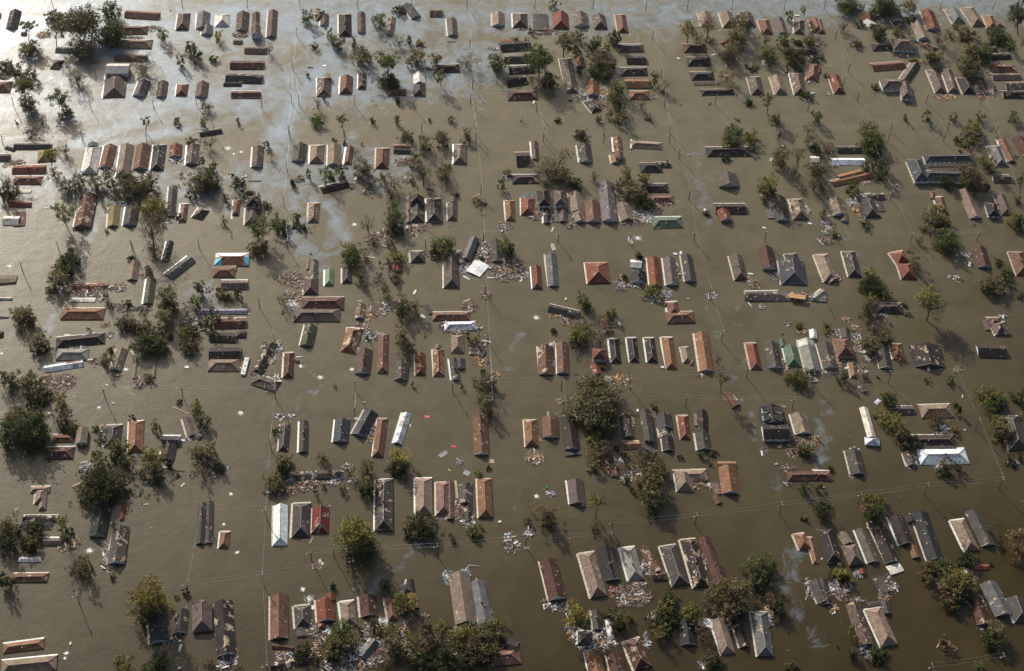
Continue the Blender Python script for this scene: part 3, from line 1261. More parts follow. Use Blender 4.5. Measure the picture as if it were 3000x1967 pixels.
H 40 1130 400 1130 145 h tn
H 1100 430 1590 425 145 h rm
H 1015 560 1550 560 150 h bn
H 770 890 610 1200 130 g db D
H 1425 40 1420 220 100 p lgn
H 1625 25 1625 190 110 p gb
H 1215 680 1160 910 150 g ol d
H 1790 440 1770 600 110 g tn D
H 1715 710 1635 990 190 p or D
H 1830 960 1800 1230 180 g br
H 2040 780 2030 1215 115 p rb d
H 965 990 950 1270 110 p rm
H 1000 1060 1070 1090 40 g rb d
H 2260 1070 2240 1300 170 g gb d
H 560 1290 830 1380 130 h bn D
H 2200 -30 2205 60 110 g rd
K 1040 1040 1115 1038 14 wh
K 1750 400 1800 402 24 gy
L 485 1040 435 1240 62
V 888 532 45 dk
V 2175 510 40 wh
D 990 150 130 80 pk
D 870 130 40 20 wh
D 1040 230 60 20 wh
D 1130 190 40 60 pk
D 945 320 45 25 wh
D 1050 350 60 50 pk
D 970 400 30 20 wh
D 1010 460 70 45 ww
D 240 245 110 25 wh
D 480 520 30 40 wh
D 1950 490 100 70 pk
D 2050 490 60 70 wh
D 1870 570 60 60 or
D 1800 690 70 40 pk
D 1900 810 100 50 gy
D 1970 780 50 30 wh
D 820 920 60 60 wh
D 760 1080 50 50 wh
D 680 900 30 40 wh
D 600 1210 70 50 pk
D 620 1260 80 30 pk
D 800 1290 50 50 tn
D 770 1420 50 50 wh
D 1740 950 40 50 wh
D 30 270 50 35 wh
D 380 1160 60 15 tn
D 2130 20 40 20 pk
D 2230 420 60 50 pk
F 1095 1145 45
F 1320 1270 60
F 1680 1180 45
S 775 300 8 wh
S 515 757 10 wh
S 570 845 8 wh
S 2325 620 14 wh
S 2178 765 16 wh
T 200 320 95 80 o
T 375 310 45 50 d
T 890 370 70 100 r
T 50 650 60 80 d
T 150 600 50 50 o
T 280 580 40 25 b
T 60 500 50 60 g
T 1770 120 70 70 g
T 1830 220 50 60 b
T 2000 110 60 70 b
T 2060 270 70 80 o
T 2190 140 80 50 o
T 2250 380 110 110 b
T 2260 500 90 100 d
T 1850 800 30 55 g
T 2260 780 100 120 o
T 2270 940 100 110 b
T 310 370 80 60 b
T 1470 1375 45 18 b
P 612 355
P 788 755
P 1715 1290
P 790 1380
@ 1200 780
H 1440 5 1460 255 112 p rd
H 2130 -40 2165 195 260 p rd
H 260 575 690 570 95 h rb
H 395 690 760 680 100 h wb d
H 545 790 550 990 150 p tn d
H 120 1000 125 1245 118 p rd
H 325 950 335 1255 125 p or D
H 325 905 325 950 90 g tn
H 500 1060 530 1300 100 g gb
H 580 1060 585 1170 100 g gb d
H 690 960 860 1000 90 f gb D
H 1550 920 1560 1240 180 g rb D
H 1740 880 1755 1230 135 g rb
H 1590 480 1930 560 100 g dk d
H 2165 945 2170 1065 165 p rd e2.5
H 2110 1110 2150 1240 120 g rd d
H 2330 830 2360 1100 110 p dk
H 185 445 245 545 55 f gb
D 680 460 90 65 pk
D 880 330 60 60 pk
D 400 690 70 60 dk
D 530 750 130 30 pk
D 770 700 60 40 wh
D 790 900 90 50 pk
D 820 1070 90 60 or
D 960 1250 60 50 or
D 1740 560 150 40 or
D 1790 620 60 50 pk
D 1940 640 50 70 pk
D 1620 910 60 40 wh
D 1640 1110 30 40 wh
D 1880 800 70 40 wh
D 2270 680 70 90 pk
D 2290 1300 60 40 pk
D 2320 1370 40 40 tn
D 1980 1275 20 15 tn
D 1720 1540 40 25 pk
D 1100 90 150 90 pk
D 1200 60 60 90 tn
D 590 50 50 60 gy
D 1290 90 60 50 wh
H 830 -40 720 90 170 f ww
K 1265 135 1350 70 40 ww
K 885 132 1000 135 16 wh
K 610 110 685 155 20 wh
K 830 850 935 870 14 wh
K 675 940 850 955 16 wh
K 130 560 175 600 36 wh
K 390 605 425 640 14 wh
K 1260 180 1290 150 20 wh
V 60 300 90 wh
V 1785 375 40 ye
V 175 800 40 dk
F 1450 590 70
S 930 258 8 wh
S 195 435 12 wh
T 1980 400 90 90 g
T 2030 450 60 60 d
T 60 460 70 150 o
T 0 900 60 180 o
T 670 790 45 60 g
T 760 830 45 50 y
T 2280 560 90 80 g
T 2240 680 110 100 r
T 2020 700 80 70 o
T 1950 780 140 70 y
T 1870 880 90 80 r
T 2130 760 50 50 b
T 2180 870 60 60 b
T 2000 890 60 60 b
T 2110 1430 240 130 o
T 870 1320 110 100 o
T 740 1320 60 60 r
T 860 1500 90 70 g
T 970 1330 40 70 b
T 840 1205 38 28 d
T 597 1378 28 30 d
T 40 1350 25 28 d
T 2200 1140 50 35 y
T 1640 735 40 15 d
P 872 200
P 900 755
P 935 1290
P 498 1310
P 1745 1275
@ 1800 780
H 275 60 275 190 165 g dk e0.6
H 195 820 230 1095 110 p dk
H 395 820 435 1095 115 p dk
H 600 815 655 1175 130 p or
H 800 925 840 1100 100 p tn d
H 885 1080 885 1130 50 p or
H 990 770 1055 1200 155 g or
H 650 410 690 560 140 p rb
H 590 590 910 580 130 h rb
H 560 440 620 440 50 h rb
H 1560 880 1625 1180 130 p rd
H 1785 880 1840 1170 170 g gb
H 1910 835 1930 920 60 g gn
H 2000 920 2055 1150 160 p gn
H 2190 850 2200 930 180 g wh d
H 2200 920 2270 1200 180 g lg
H 2265 730 2275 830 85 g wh
H 1480 345 2190 345 115 g gb D
K 1470 315 1885 308 16 wh r
K 1985 365 2185 390 66 or r
H 2240 350 2420 370 80 f gy
D 100 200 100 40 wh
D 80 260 60 30 gy
D 260 230 60 25 wh
D 90 130 40 30 pk
D 460 350 130 60 wh
D 580 330 60 60 gy
D 720 100 60 80 pk
D 1480 120 40 60 wh
D 1540 170 40 30 or
D 1600 210 50 50 pk
D 1860 120 80 50 gy
D 1950 1130 50 60 pk
D 2200 1240 50 30 pk
D 1680 465 50 25 wh
D 1970 660 35 20 wh
D 2150 745 80 18 tn
D 2300 1310 20 30 wh
D 60 1300 90 60 or
D 20 1370 40 20 wh
D 1100 340 70 30 wh
D 980 1250 30 22 rd
D 160 1380 40 30 wh
V 55 660 70 wh
V 1560 90 60 wh
V 550 1155 40 wh
V 1920 775 25 dk
H 1270 1460 1390 1600 110 g rb d
K 825 365 860 380 12 tn
K 1510 395 1570 465 12 wh
K 1340 1480 1400 1540 36 wh
S 1150 293 12 wh
S 1810 790 12 gy
S 200 1380 10 wh
S 255 1285 16 tn
T 430 280 110 80 y
T 110 130 50 40 g
T 1190 1070 50 60 r
T 1230 1265 80 75 o 1215 1440
T 2090 1270 130 90 g
T 2115 685 50 28 g
T 0 500 25 50 y
P 1105 245
P 1245 745
P 1540 1145
P 195 1265
P 835 1480
P 2290 1215
P 2065 1505
@ 2400 780
H 50 885 130 1170 170 g gb
H 245 830 310 1040 205 p rb e1.2
H 370 1100 400 1275 75 p or
H 290 720 310 820 110 g gb
H 640 480 950 485 120 h dk
H 710 920 765 1170 150 g gb
H 870 885 910 1065 140 p or
H 945 1030 950 1090 85 p or
H 1200 910 1270 1150 370 g db d
H 1930 640 2080 640 100 h rm d
H 2030 640 2100 790 170 p bn D
H 1885 610 1930 730 60 f bn
H 1800 960 2130 970 140 g db e0.5
H 450 1330 520 1440 70 g gb d
H 60 290 -60 380 90 g lg
H 75 100 170 170 130 g rb D
D 80 120 80 60 pk
D 200 140 50 40 pk
D 1520 120 60 25 wh
D 1600 150 60 35 pk
D 700 560 80 35 wh
D 300 610 40 20 or
D 430 720 60 60 pk
D 420 830 80 60 wh
D 200 760 70 30 wh
D 440 950 60 40 pk
D 530 1060 40 40 wh
D 460 1180 80 60 pk
D 220 1090 60 60 or
D 120 1220 80 35 pk
D 1590 1180 50 35 pk
D 2110 575 60 12 gy
D 520 1440 50 20 or
D 2110 750 50 30 pk
V 515 975 50 wh
V 315 1165 40 wh
V 1250 1180 60 wh
V 1115 1000 55 gy
V 2110 290 40 bl
S 1585 630 12 wh
S 650 1190 12 dk
S 1545 1255 16 wh
S 2255 455 22 dk
S 1630 1248 10 wh
K 355 835 455 890 22 tn
K 1640 1470 1630 1510 10 wh
K 110 450 185 610 10 dk
T 610 110 100 80 y
T 590 220 140 90 d
T 760 330 90 70 g
T 570 380 70 70 y
T 520 480 130 120 b
T 580 450 80 90 o
T 700 730 140 110 b
T 760 800 80 90 o
T 780 860 50 50 d
T 600 900 130 70 o
T 560 640 70 50 b
T 90 700 70 50 y
T 600 970 40 40 g
T 975 430 40 35 g
T 1010 545 40 25 o
T 1290 400 180 150 b 1225 620
T 1250 350 140 80 y 1225 620
T 2130 70 70 60 g
T 2160 150 60 70 d
T 2060 130 60 50 y
T 1990 230 140 100 o
T 1900 250 70 60 r
T 1950 160 60 80 r
T 2310 350 50 40 r
T 260 1270 75 75 d
T 530 1250 45 40 o
T 1230 1295 35 35 g
T 1490 1300 48 45 g
T 800 1480 70 45 y
T 800 1530 100 40 g
T 1930 1470 130 80 y
T 2050 1540 80 40 g
T 2250 1480 70 70 g
T 2320 1430 30 50 o
T 675 1275 20 15 d
T 1335 590 30 20 r
P 1480 690
P 830 1205
P 1570 1180
@ 0 1170
H 595 450 845 450 90 h rb
H 515 620 845 610 140 h rm
H 945 330 925 505 135 g tn e1.5
H 1310 295 1280 540 185 p gb
H 1560 250 1545 610 175 p or
H 1850 485 2055 485 130 g dk
H 1945 525 1905 695 170 g gb
H 2130 215 2190 420 100 g bn d
H 2200 380 2290 440 70 g bn
H 350 1035 570 1030 70 h tn
H 480 1030 460 1190 130 p tn
H 490 1140 480 1265 85 p tn
H 265 1360 660 1360 75 g db D
H 1200 1160 1110 1571 195 g dk e0.3
H 1420 1170 1390 1385 55 p rd
H 1385 1465 1325 1886 200 g gb D
H 2320 1190 2290 1650 110 g gb
H 830 1010 930 970 50 g tn d
H 240 1430 600 1430 120 f dk
D 530 190 60 25 pk
D 1180 330 50 40 tn
D 1160 490 70 40 pk
D 960 770 60 50 gy
D 970 1200 60 45 or
D 1720 940 45 40 wh
D 1540 835 40 20 pk
D 180 1275 30 25 tn
D 1640 1200 20 15 rd
D 1850 790 60 25 wh
D 2160 440 40 40 wh
D 1430 950 40 20 pk
D 1550 640 60 12 wh
D 2300 360 40 30 tn
K 1910 800 2120 828 10 dk
K 2065 1000 2110 960 16 wh
K 1255 1425 1300 1405 14 wh
K 1635 1205 1710 1200 22 or
K 1970 85 2170 175 12 tn
V 2085 470 70 wh
V 1385 1100 40 gy
V 1390 1050 40 wh
V 1885 780 50 wh
V 565 710 40 dk
V 1290 45 30 wh
S 1725 1470 18 wh
S 1090 1155 18 gy
S 345 1000 12 wh
S 520 1145 10 wh
F 1130 95 40
T 300 330 260 260 d
T 200 200 140 120 o
T 420 280 130 130 d
T 60 480 90 100 o
T 400 500 110 100 d
T 380 40 90 60 d
T 690 80 80 80 o
T 740 220 90 90 o
T 650 240 70 70 b
T 830 330 100 60 g
T 730 360 70 50 d
T 1090 340 65 60 g
T 1190 345 35 35 g
T 1515 205 42 38 d
T 1775 310 60 85 g
T 1340 540 120 110 g
T 1330 630 90 80 d
T 1130 680 80 100 g
T 1070 620 50 40 y
T 1420 720 80 90 g
T 1250 760 60 50 o
T 1360 860 60 60 g
T 1130 870 140 90 o
T 1150 1000 240 150 d
T 950 1060 110 100 o
T 1300 1100 120 80 d
T 1380 970 40 50 g
T 1460 1050 50 40 g
T 1440 1120 40 25 y
T 1740 650 140 130 y
T 1760 820 130 120 o
T 1820 900 60 70 d
T 1620 850 50 50 g
T 1490 895 35 25 g
T 1590 1060 50 35 b
T 1680 1090 40 25 b
T 2010 865 38 28 g
T 2180 850 40 30 b
T 2250 110 70 130 g
T 2290 230 60 90 g
T 2270 590 110 130 o
T 2300 820 60 100 r
T 2030 40 40 30 g
T 2240 40 40 60 y
T 100 1440 130 130 o
T 30 1500 90 80 r
T 200 1500 60 60 d
T 390 1480 120 70 d
T 710 1420 100 70 y 710 1560
T 760 1520 80 70 g
T 1290 1440 40 40 g
T 1940 750 45 40 d
T 1160 470 60 30 g
T 10 380 20 60 d
T 800 1170 25 25 b
P 2290 1195
@ 600 1170
H 920 290 895 590 115 p gb d
H 1135 255 1125 605 105 g gb d
H 1575 240 1550 490 175 g ch
H 1905 150 1760 420 170 g ch
H 2030 220 1975 655 120 p rb d
H 2310 165 2200 510 110 g wb d
H 55 1175 45 1640 95 g gb d
H 235 1515 215 1700 115 p or
H 868 1215 860 1671 165 p ww
H 1110 1190 1095 1575 205 p gb
H 1325 1245 1315 1530 195 p rr d
H 2050 915 2045 1505 205 p gb D
H 900 890 1560 850 95 g gb D
H 930 960 1020 890 70 g gy
K 1435 920 1580 885 60 ww
K 685 1060 770 1060 34 wh
D 860 195 45 30 wh
D 995 200 35 25 wh
D 905 190 25 22 gy
D 1920 350 50 140 pk
D 1870 450 40 40 pk
D 1200 960 170 50 pk
D 1000 1040 160 40 pk
D 860 1050 70 40 pk
D 1460 960 60 30 wh
D 1620 790 60 50 pk
D 110 850 70 40 pk
D 240 780 30 30 wh
D 1700 930 50 30 wh
D 1825 35 25 12 tn
D 1650 235 30 12 gy
D 840 1020 40 30 gy
K 1630 1015 1640 1025 10 wh
F 410 160 60
F 300 1085 35
F 215 1430 30
F 1730 220 35
S 612 1280 12 wh
S 1425 1218 20 wh
S 1210 190 14 dk
S 1110 1110 12 tn
T 25 230 45 55 g
T 10 330 30 40 g
T 50 570 90 110 o
T 150 790 80 50 d
T 180 750 50 40 g
T 70 760 80 40 b
T 805 360 60 60 g
T 880 700 110 110 o
T 890 790 100 60 d
T 1340 665 70 75 g
T 760 920 130 100 y
T 780 1010 110 70 o
T 900 1000 70 60 b
T 1660 830 80 90 r
T 1850 770 90 110 o
T 1850 970 100 120 g
T 1860 1040 80 70 d
T 1575 1020 60 60 g
T 1250 1050 35 55 d
T 1365 1005 35 30 g
T 2200 680 140 130 y
T 2200 790 120 50 d
T 1720 1530 210 170 y 1700 1730
T 2310 1500 50 50 d
P 738 440
P 1708 70
P 685 1240
@ 1200 1170
H 805 190 825 635 180 g rb
H 1380 235 1400 540 150 p or d
H 1605 210 1615 440 190 g rb d
H 1810 205 1860 575 185 g db
H 1860 600 1870 640 190 f gb
H 160 905 165 1325 195 p tn
H 385 950 390 1325 170 p pb
H 460 945 465 1370 90 g pb
H 640 960 640 1190 150 g gb D
H 670 1180 670 1390 90 g gb d
H 850 910 870 1355 165 p or
H 1890 930 1920 1195 185 g bn
H 1970 1190 1980 1230 70 g bn
H 2200 740 2340 860 90 g rb
D 850 130 60 30 tn
D 1440 660 90 60 or
D 1400 600 30 30 gy
D 1340 660 30 50 wh
D 1450 470 50 50 or
D 1430 740 40 15 wh
D 600 1250 90 90 pk
D 540 1300 40 60 pk
D 660 1420 80 40 wh
D 700 1340 40 40 wh
D 1370 1520 50 40 wh
D 2180 150 60 40 wh
D 570 715 35 25 gy
D 1735 155 15 10 pk
D 1610 1100 40 30 gy
D 1720 30 30 20 tn
D 1815 200 90 12 wh
D 2060 810 30 15 wh
K 620 830 690 860 70 gb
K 525 930 545 1140 30 tn
K 340 660 430 600 56 gy
K 940 690 945 735 50 tn
K 440 800 470 825 14 ye
K 1580 140 1585 210 20 gy
K 1080 1545 1160 1545 24 lb
K 5 285 10 320 12 wh
V 200 200 70 pi
V 508 540 62 re
V 1640 1070 70 bu
V 1570 1005 36 gn
V 1030 1400 36 wh
F 1450 1110 50
S 630 138 9 wh
S 165 270 16 dk
S 1245 602 10 dk
S 2208 1015 16 tn
S 1680 165 20 wh
T 860 60 100 130 o
T 910 170 50 80 r
T 2110 100 280 140 o
T 2080 250 120 180 b
T 2140 260 90 120 g
T 2210 370 100 90 g
T 2300 250 60 90 d
T 2130 470 120 90 g
T 2180 600 130 110 o
T 2080 740 90 80 o
T 2260 650 60 60 d
T 908 795 35 28 d
T 1530 1300 150 120 r
T 1580 1350 110 120 o
T 1350 1400 80 70 r
T 2140 1180 100 100 y 2125 1340
T 2120 1420 90 90 r
T 80 1380 90 110 d
T 150 1470 170 100 o
T 260 1400 60 50 d
T 750 1500 95 65 g
T 780 850 50 30 y
T 480 1550 50 20 r
P 940 -20
P 2330 1390
P 1770 0
@ 1800 1170
H 120 180 160 430 130 g gb D
H 345 125 400 470 125 g gb e1.4
H 555 170 580 330 185 g gb
H 570 330 590 430 140 g gb d
H 600 430 620 590 130 g db
H 95 530 290 520 90 g or d
H 300 550 450 630 100 g gb
H 780 190 815 460 120 p rd
H 1000 130 1010 400 110 g db e0.6
H 1000 390 1030 580 160 g gb
H 930 170 945 300 60 f tn
H 1780 90 1810 290 270 g dk e1.0 dorm
H 1690 370 1990 370 170 g db e2.2
H 2100 170 2165 400 190 g tn d
H 685 880 1060 870 130 h tn d
H 790 860 815 1055 200 p tn
H 1290 780 1330 1080 210 g or d
H 1175 745 1385 745 70 g or
H 1150 960 1180 1085 90 f pb
H 1970 880 2490 870 110 h rm
H 1150 1100 1200 1190 70 g rb d
H 25 780 20 880 70 g rb d
D 480 180 50 30 tn
D 430 140 30 30 pk
D 340 510 60 20 pk
D 50 690 60 40 wh
D 250 830 90 50 gy
D 150 920 70 50 wh
D 970 980 70 30 or
D 1095 990 40 30 wh
D 2060 480 120 60 pk
D 2290 460 60 50 or
D 2180 520 100 60 pk
D 2040 620 80 50 pk
D 1960 780 90 30 pk
D 1990 970 40 20 dk
D 1930 90 30 15 tn
D 2130 900 60 30 wh
D 190 270 40 80 or
D 2000 430 60 40 dk
D 650 420 25 40 wh
V 200 842 45 wh
V 1890 543 50 or
V 1850 740 40 gy
V 265 130 40 wh
S 2180 608 14 wh
S 130 88 8 wh
S 1128 1243 16 tn
K 1820 465 1910 490 14 wh
K 1680 590 1690 650 20 wh
K 1700 580 1725 555 12 dk
T 30 60 40 90 o
T 10 300 40 90 d
T 455 90 50 45 g
T 30 540 40 60 d
T 280 650 90 80 r
T 120 650 50 40 d
T 160 760 80 50 b
T 430 770 160 130 o
T 400 930 180 160 o
T 430 1080 160 140 o
T 470 1200 100 140 d
T 520 700 60 50 y
T 190 1020 28 35 d
T 130 920 60 50 d
T 740 640 40 35 o
T 985 630 45 42 g
T 1135 610 60 50 g
T 1085 720 28 28 d
T 2160 560 110 90 o
T 2200 590 80 50 d
T 2160 990 75 85 g
T 2320 1000 35 50 g
T 2170 1350 50 30 o
T 2330 1250 50 80 d
T 2340 460 20 30 b
P 950 1305
P 1918 1185
@ 2400 1170
H 505 100 600 440 100 g tw e0.6
H 600 440 610 530 170 p2 wb e0.5
H 380 590 450 860 180 g gb
H 800 130 1080 125 100 g gb
H 1150 140 1520 130 155 h tn
H 1070 480 1560 475 140 h db
H 1100 545 1560 555 50 f gb
H 1130 660 1690 650 180 h wb
H 1000 610 1060 760 110 g gb D
H 2160 190 2290 580 230 p gb
H -60 870 130 880 110 h rm
H 1740 1280 1935 1671 160 g gb
H 1580 1380 1750 1736 160 p tn d
H 1140 1300 1330 1841 200 g dk
H 1020 1330 1060 1400 100 g gb
H 870 1340 1000 1661 180 g db d
H 640 1400 840 1866 180 g db d
H 470 1490 620 1866 140 g bn
H 60 1480 180 1870 190 p dk e0.8
D 410 560 60 25 wh
D 1370 445 70 40 wh
D 1100 590 70 40 dk
D 1080 700 40 60 gy
D 1400 340 80 50 gy
D 1950 90 60 25 wh
D 2230 730 50 25 wh
D 1350 790 40 30 wh
D 370 895 20 20 wh
D 525 880 20 20 wh
D 2200 710 60 30 or
D 1440 190 30 25 gy
D 590 1460 30 50 gy
K 985 755 1050 800 16 gy
K 1470 690 1510 665 12 wh
V 665 25 90 lv
V 1665 350 20 wh
V 45 1005 30 gy
S 345 428 9 wh
S 1470 245 14 wh
S 915 1115 8 wh
S 2320 1170 14 wh
T 800 20 90 50 d
T 625 180 28 25 g
T 760 200 110 80 y
T 870 280 100 120 y
T 910 400 60 80 o
T 980 420 70 70 d
T 1060 480 100 50 d
T 970 540 60 40 o
T 1350 190 90 80 r
T 1340 260 90 50 r
T 1560 60 40 30 d
T 1600 120 55 55 d
T 1550 360 60 40 y
T 1430 740 90 90 o
T 1430 830 80 70 d
T 1590 760 55 60 d
T 2050 270 110 90 y
T 2080 360 130 110 o
T 2120 460 80 70 r
T 2310 180 40 70 y
T 2000 30 130 70 g
T 2280 30 60 40 g
T 2200 670 80 60 r
T 2300 640 50 60 d
T 2190 720 60 30 d
T 120 785 45 25 g
T 60 1200 90 70 g
T 70 1290 90 90 d
T 20 980 30 40 o
T 620 1180 140 100 y
T 640 1290 110 120 d
T 540 1250 80 90 r
T 1950 1460 50 60 g
T 2180 1540 70 40 y
T 2300 1530 50 50 o
P 1840 225
P 2110 900
P 1252 965
P 490 1065
@ 0 1560
H 210 310 470 310 60 h wh d
H 140 520 545 515 100 h rb d
H 40 1330 500 1270 110 h or
H 15 1550 650 1490 170 h tn
H 1790 930 1820 1260 210 g ch
H 2080 890 2050 1155 165 g gb d
H 2310 830 2310 1130 230 p bn e1.2
H 480 110 710 110 90 g bn
H 2270 800 2340 800 60 g bn
D 820 130 80 70 or
D 720 160 50 50 pk
D 1160 110 60 30 gy
D 1210 250 40 60 wh
D 1200 380 50 60 pk
D 2010 1200 90 40 pk
D 1880 1300 50 35 or
D 2055 1240 20 15 wh
D 1270 400 70 30 pk
V 85 190 50 gy
V 2060 1320 110 wh
V 805 1270 40 wh
V 2055 1550 40 wh
S 2130 860 18 wh
S 1245 515 12 wh
S 980 115 12 wh
S 1330 1340 14 dk
F 1020 210 80
F 760 1380 45
F 740 1440 30
T 60 100 130 120 d
T 350 80 150 100 o
T 330 170 90 70 d
T 750 40 80 60 g
T 50 560 90 160 d
T 20 250 30 80 o
T 940 380 110 130 o
T 990 310 50 60 y
T 830 430 90 90 b
T 1290 500 55 45 g
T 1680 730 220 200 y 1700 990
T 1740 830 180 130 o
T 1620 1000 110 150 r
T 1660 930 120 120 d
T 1960 850 45 60 y
T 2120 700 60 20 d
T 2030 740 50 15 r
T 1400 1510 130 90 y
T 1790 1500 140 70 g
T 1830 1530 80 50 d
P 872 705
P 2125 570
@ 600 1560
H 205 795 250 1410 230 g db D
H 850 725 850 1220 205 g rb
H 1110 840 1130 1085 190 p gb
H 1105 1085 1110 1190 125 f gb
H 1440 695 1450 780 90 g rd
H 1370 765 1390 1020 210 g rd
H 1340 1030 1335 1110 95 p rd
H 1620 790 1660 1075 175 p tn
H 1860 730 1880 960 200 g rm
H 2110 745 2150 1000 110 p rb
H 2270 590 2320 700 110 p gb
H 1950 1240 1800 1430 120 g gy
H 1010 1330 770 1300 60 g rm
H 750 1545 1290 1430 110 g dk D
D 240 1480 100 70 wh
D 340 1400 40 60 pk
D 1210 1060 60 50 wh
D 1230 1140 90 50 pk
D 1410 1120 40 40 ww
D 1330 1200 70 60 wh
D 940 1400 60 40 wh
D 880 1450 60 60 wh
D 1250 1400 50 50 or
D 1000 1480 100 60 wh
D 1850 1130 60 80 wh
D 1790 1330 60 70 wh
D 2030 1050 60 60 ww
D 2060 1250 90 90 wh
D 1720 1450 220 110 wh
D 1940 1430 90 90 pk
D 1560 1490 120 80 pk
D 1400 1530 130 50 wh
D 1550 1390 100 50 pk
D 2140 1350 60 90 pk
D 2290 1280 60 60 wh
D 2250 1150 50 50 pk
D 1305 370 30 45 or
D 1255 390 25 25 wh
D 2280 1050 40 50 pk
D 900 1380 90 30 pk
D 2180 910 30 40 wh
D 1600 1300 120 60 wh
D 1260 1300 60 30 tn
K 1105 92 1200 88 16 pi2
K 1195 130 1235 55 14 tn
K 2250 700 2300 540 18 wh
K 1690 640 1715 665 8 wh
S 1410 635 16 wh
S 740 962 14 wh
S 710 270 20 gy
F 1190 760 90
F 1240 860 60
F 1120 650 50
F 370 230 40
T 1730 80 220 220 g
T 1820 160 130 130 d
T 2060 590 80 85 d
T 1460 620 45 40 d
T 2270 800 130 120 y
T 2290 900 80 90 r
T 1900 1000 70 70 r
T 1780 1120 45 55 d
T 1560 1180 170 100 g
T 1540 1290 180 120 o
T 1400 1240 90 80 r
T 1130 1300 110 80 r
T 1100 1390 110 80 d
T 2080 1130 120 90 y
T 1950 1100 120 80 b
T 2150 1260 130 130 o
T 2220 1380 90 90 d
T 2300 1350 60 110 y
T 2080 1500 110 60 r
T 1480 1420 100 70 d
T 2290 1160 50 80 y
T 60 1500 80 70 r
T 400 1550 60 20 r
T 1260 1480 90 60 o
T 2310 20 40 20 d
P 642 455
P 1685 305
P 1210 205
P 1468 160
P 700 1500
@ 1200 1560
H 565 475 645 1040 250 g tn e0.4
H 770 560 870 1040 170 g gy
H 610 1060 620 1130 210 f tn
H 1580 320 1690 770 205 g rm
H 2020 235 2165 740 195 p tn d
H 2230 180 2320 550 190 g dk
H 2130 900 2150 1110 110 g gb
H 2000 1130 2000 1280 160 p gb
H 2260 990 2290 1190 60 f ww d
H 2090 1360 2160 1700 190 g or D
H 2330 1400 2400 1700 170 g rm
H 920 1440 1260 1400 200 h rb
H 1100 1280 1200 1330 190 g db
H 20 700 60 870 100 g or
H 10 540 30 680 70 g dk
D 435 520 50 70 bl
D 640 500 45 70 bl
D 1570 820 45 50 wh
D 1700 860 110 40 gy
D 1810 900 40 40 wh
D 1850 1080 80 50 gy
D 1860 1200 50 60 pk
D 2190 1170 110 60 wh
D 2100 1320 150 60 wh
D 2290 1260 60 40 tn
D 1170 120 90 100 pk
D 1370 20 40 30 wh
D 900 930 40 60 wh
D 160 970 60 30 pk
D 730 1110 60 40 tn
D 400 1450 90 60 gy
D 180 1290 60 70 pk
D 300 1490 40 30 pk
D 520 1370 30 25 gy
D 20 1390 30 40 tn
D 740 1470 20 20 wh
D 740 920 25 50 wh
D 1090 1310 20 20 wh
D 30 980 40 30 rd
D 300 1230 130 40 gy
D 1340 190 20 20 wh
D 2320 680 30 60 rd
K 630 430 690 375 14 tn
K 690 375 800 390 10 gy
K 755 525 825 595 12 ye
S 1830 75 20 wh
S 1175 315 10 wh
S 320 420 14 gy
T 500 80 70 50 r
T 755 20 90 50 g
T 60 20 100 70 d
T 210 50 60 60 d
T 30 820 80 100 y
T 180 1060 90 100 o
T 360 1120 110 90 y
T 250 1230 170 110 r
T 120 1330 150 100 o
T 60 1240 90 70 y
T 430 1350 110 110 d
T 640 1190 170 110 y
T 820 1180 200 140 o
T 950 1100 130 90 y
T 1010 1210 110 90 d
T 830 1330 200 120 o
T 700 1450 120 90 d
T 850 1440 90 80 d
T 450 1480 150 90 d
T 200 1480 140 90 d
T 40 1480 90 80 o
T 1900 930 150 110 y 1880 1050
T 1960 1020 90 50 d
T 2280 900 80 80 g
T 2310 1010 60 80 o
T 2100 10 50 15 r
P 318 135
P 1335 35
P 2312 0
@ 1800 1560
H 150 175 250 545 180 p lg
H 330 170 490 460 110 g rb D
H 430 500 600 490 90 g rm d e0.5
H 610 150 760 605 200 p gb
H 840 80 1000 625 190 p db D
H 1020 60 1200 560 140 g rm
H 1180 400 1220 580 130 g rm
H -60 180 20 540 110 g gb
H 810 1000 850 1290 190 g dk
H 1180 1000 1300 1390 170 p tn
H 1410 1060 1490 1310 120 g db
H 1650 910 1730 1420 190 p gy d
H 195 1230 330 1560 220 p rm D
H 30 1390 80 1600 130 g rm
H 2110 20 2180 190 140 p or
H 2230 60 2305 355 65 p or
H 2290 550 2400 800 170 g gb
H -20 1130 20 1220 60 g dk
D 260 640 60 90 pk
D 100 680 100 60 pk
D 250 790 130 50 pk
D 80 820 70 35 pk
D 380 730 50 30 pk
D 220 590 60 40 tn
D 40 640 50 40 pk
D 300 710 30 30 wh
D 370 400 60 70 wh
D 430 480 50 40 wh
D 1010 300 50 60 pk
D 1040 360 50 60 wh
D 480 960 90 50 pk
D 1140 870 60 40 pk
D 1760 880 40 40 or
D 1780 970 40 40 wh
D 1780 1050 50 20 pk
D 360 1270 50 30 wh
D 360 1210 30 60 gy
D 1010 1510 50 30 wh
D 930 1110 30 30 wh
D 1320 1100 30 40 wh
D 2220 640 40 90 wh
D 10 1250 30 40 wh
D 320 600 40 25 gy
D 960 950 40 30 wh
V 600 1048 100 gn
V 608 440 40 wh
H 960 1010 1130 1050 100 f ww d
S 30 130 20 wh
S 1708 830 14 wh
S 1980 1352 9 wh
S 2170 635 10 wh
S 2130 740 14 dk
K 2180 780 2230 640 10 tn
K 1715 1400 1780 1390 16 wh
K 1765 1140 1785 1165 14 wh
K 1545 970 1550 1010 10 wh
T 1670 400 170 130 g
T 1690 540 130 110 d
T 1600 560 70 80 o
T 1830 780 120 110 r
T 1860 870 100 90 d
T 1700 690 80 50 b
T 1930 700 40 40 g
T 1620 840 60 40 b
T 1300 720 230 160 o
T 1370 860 140 120 d
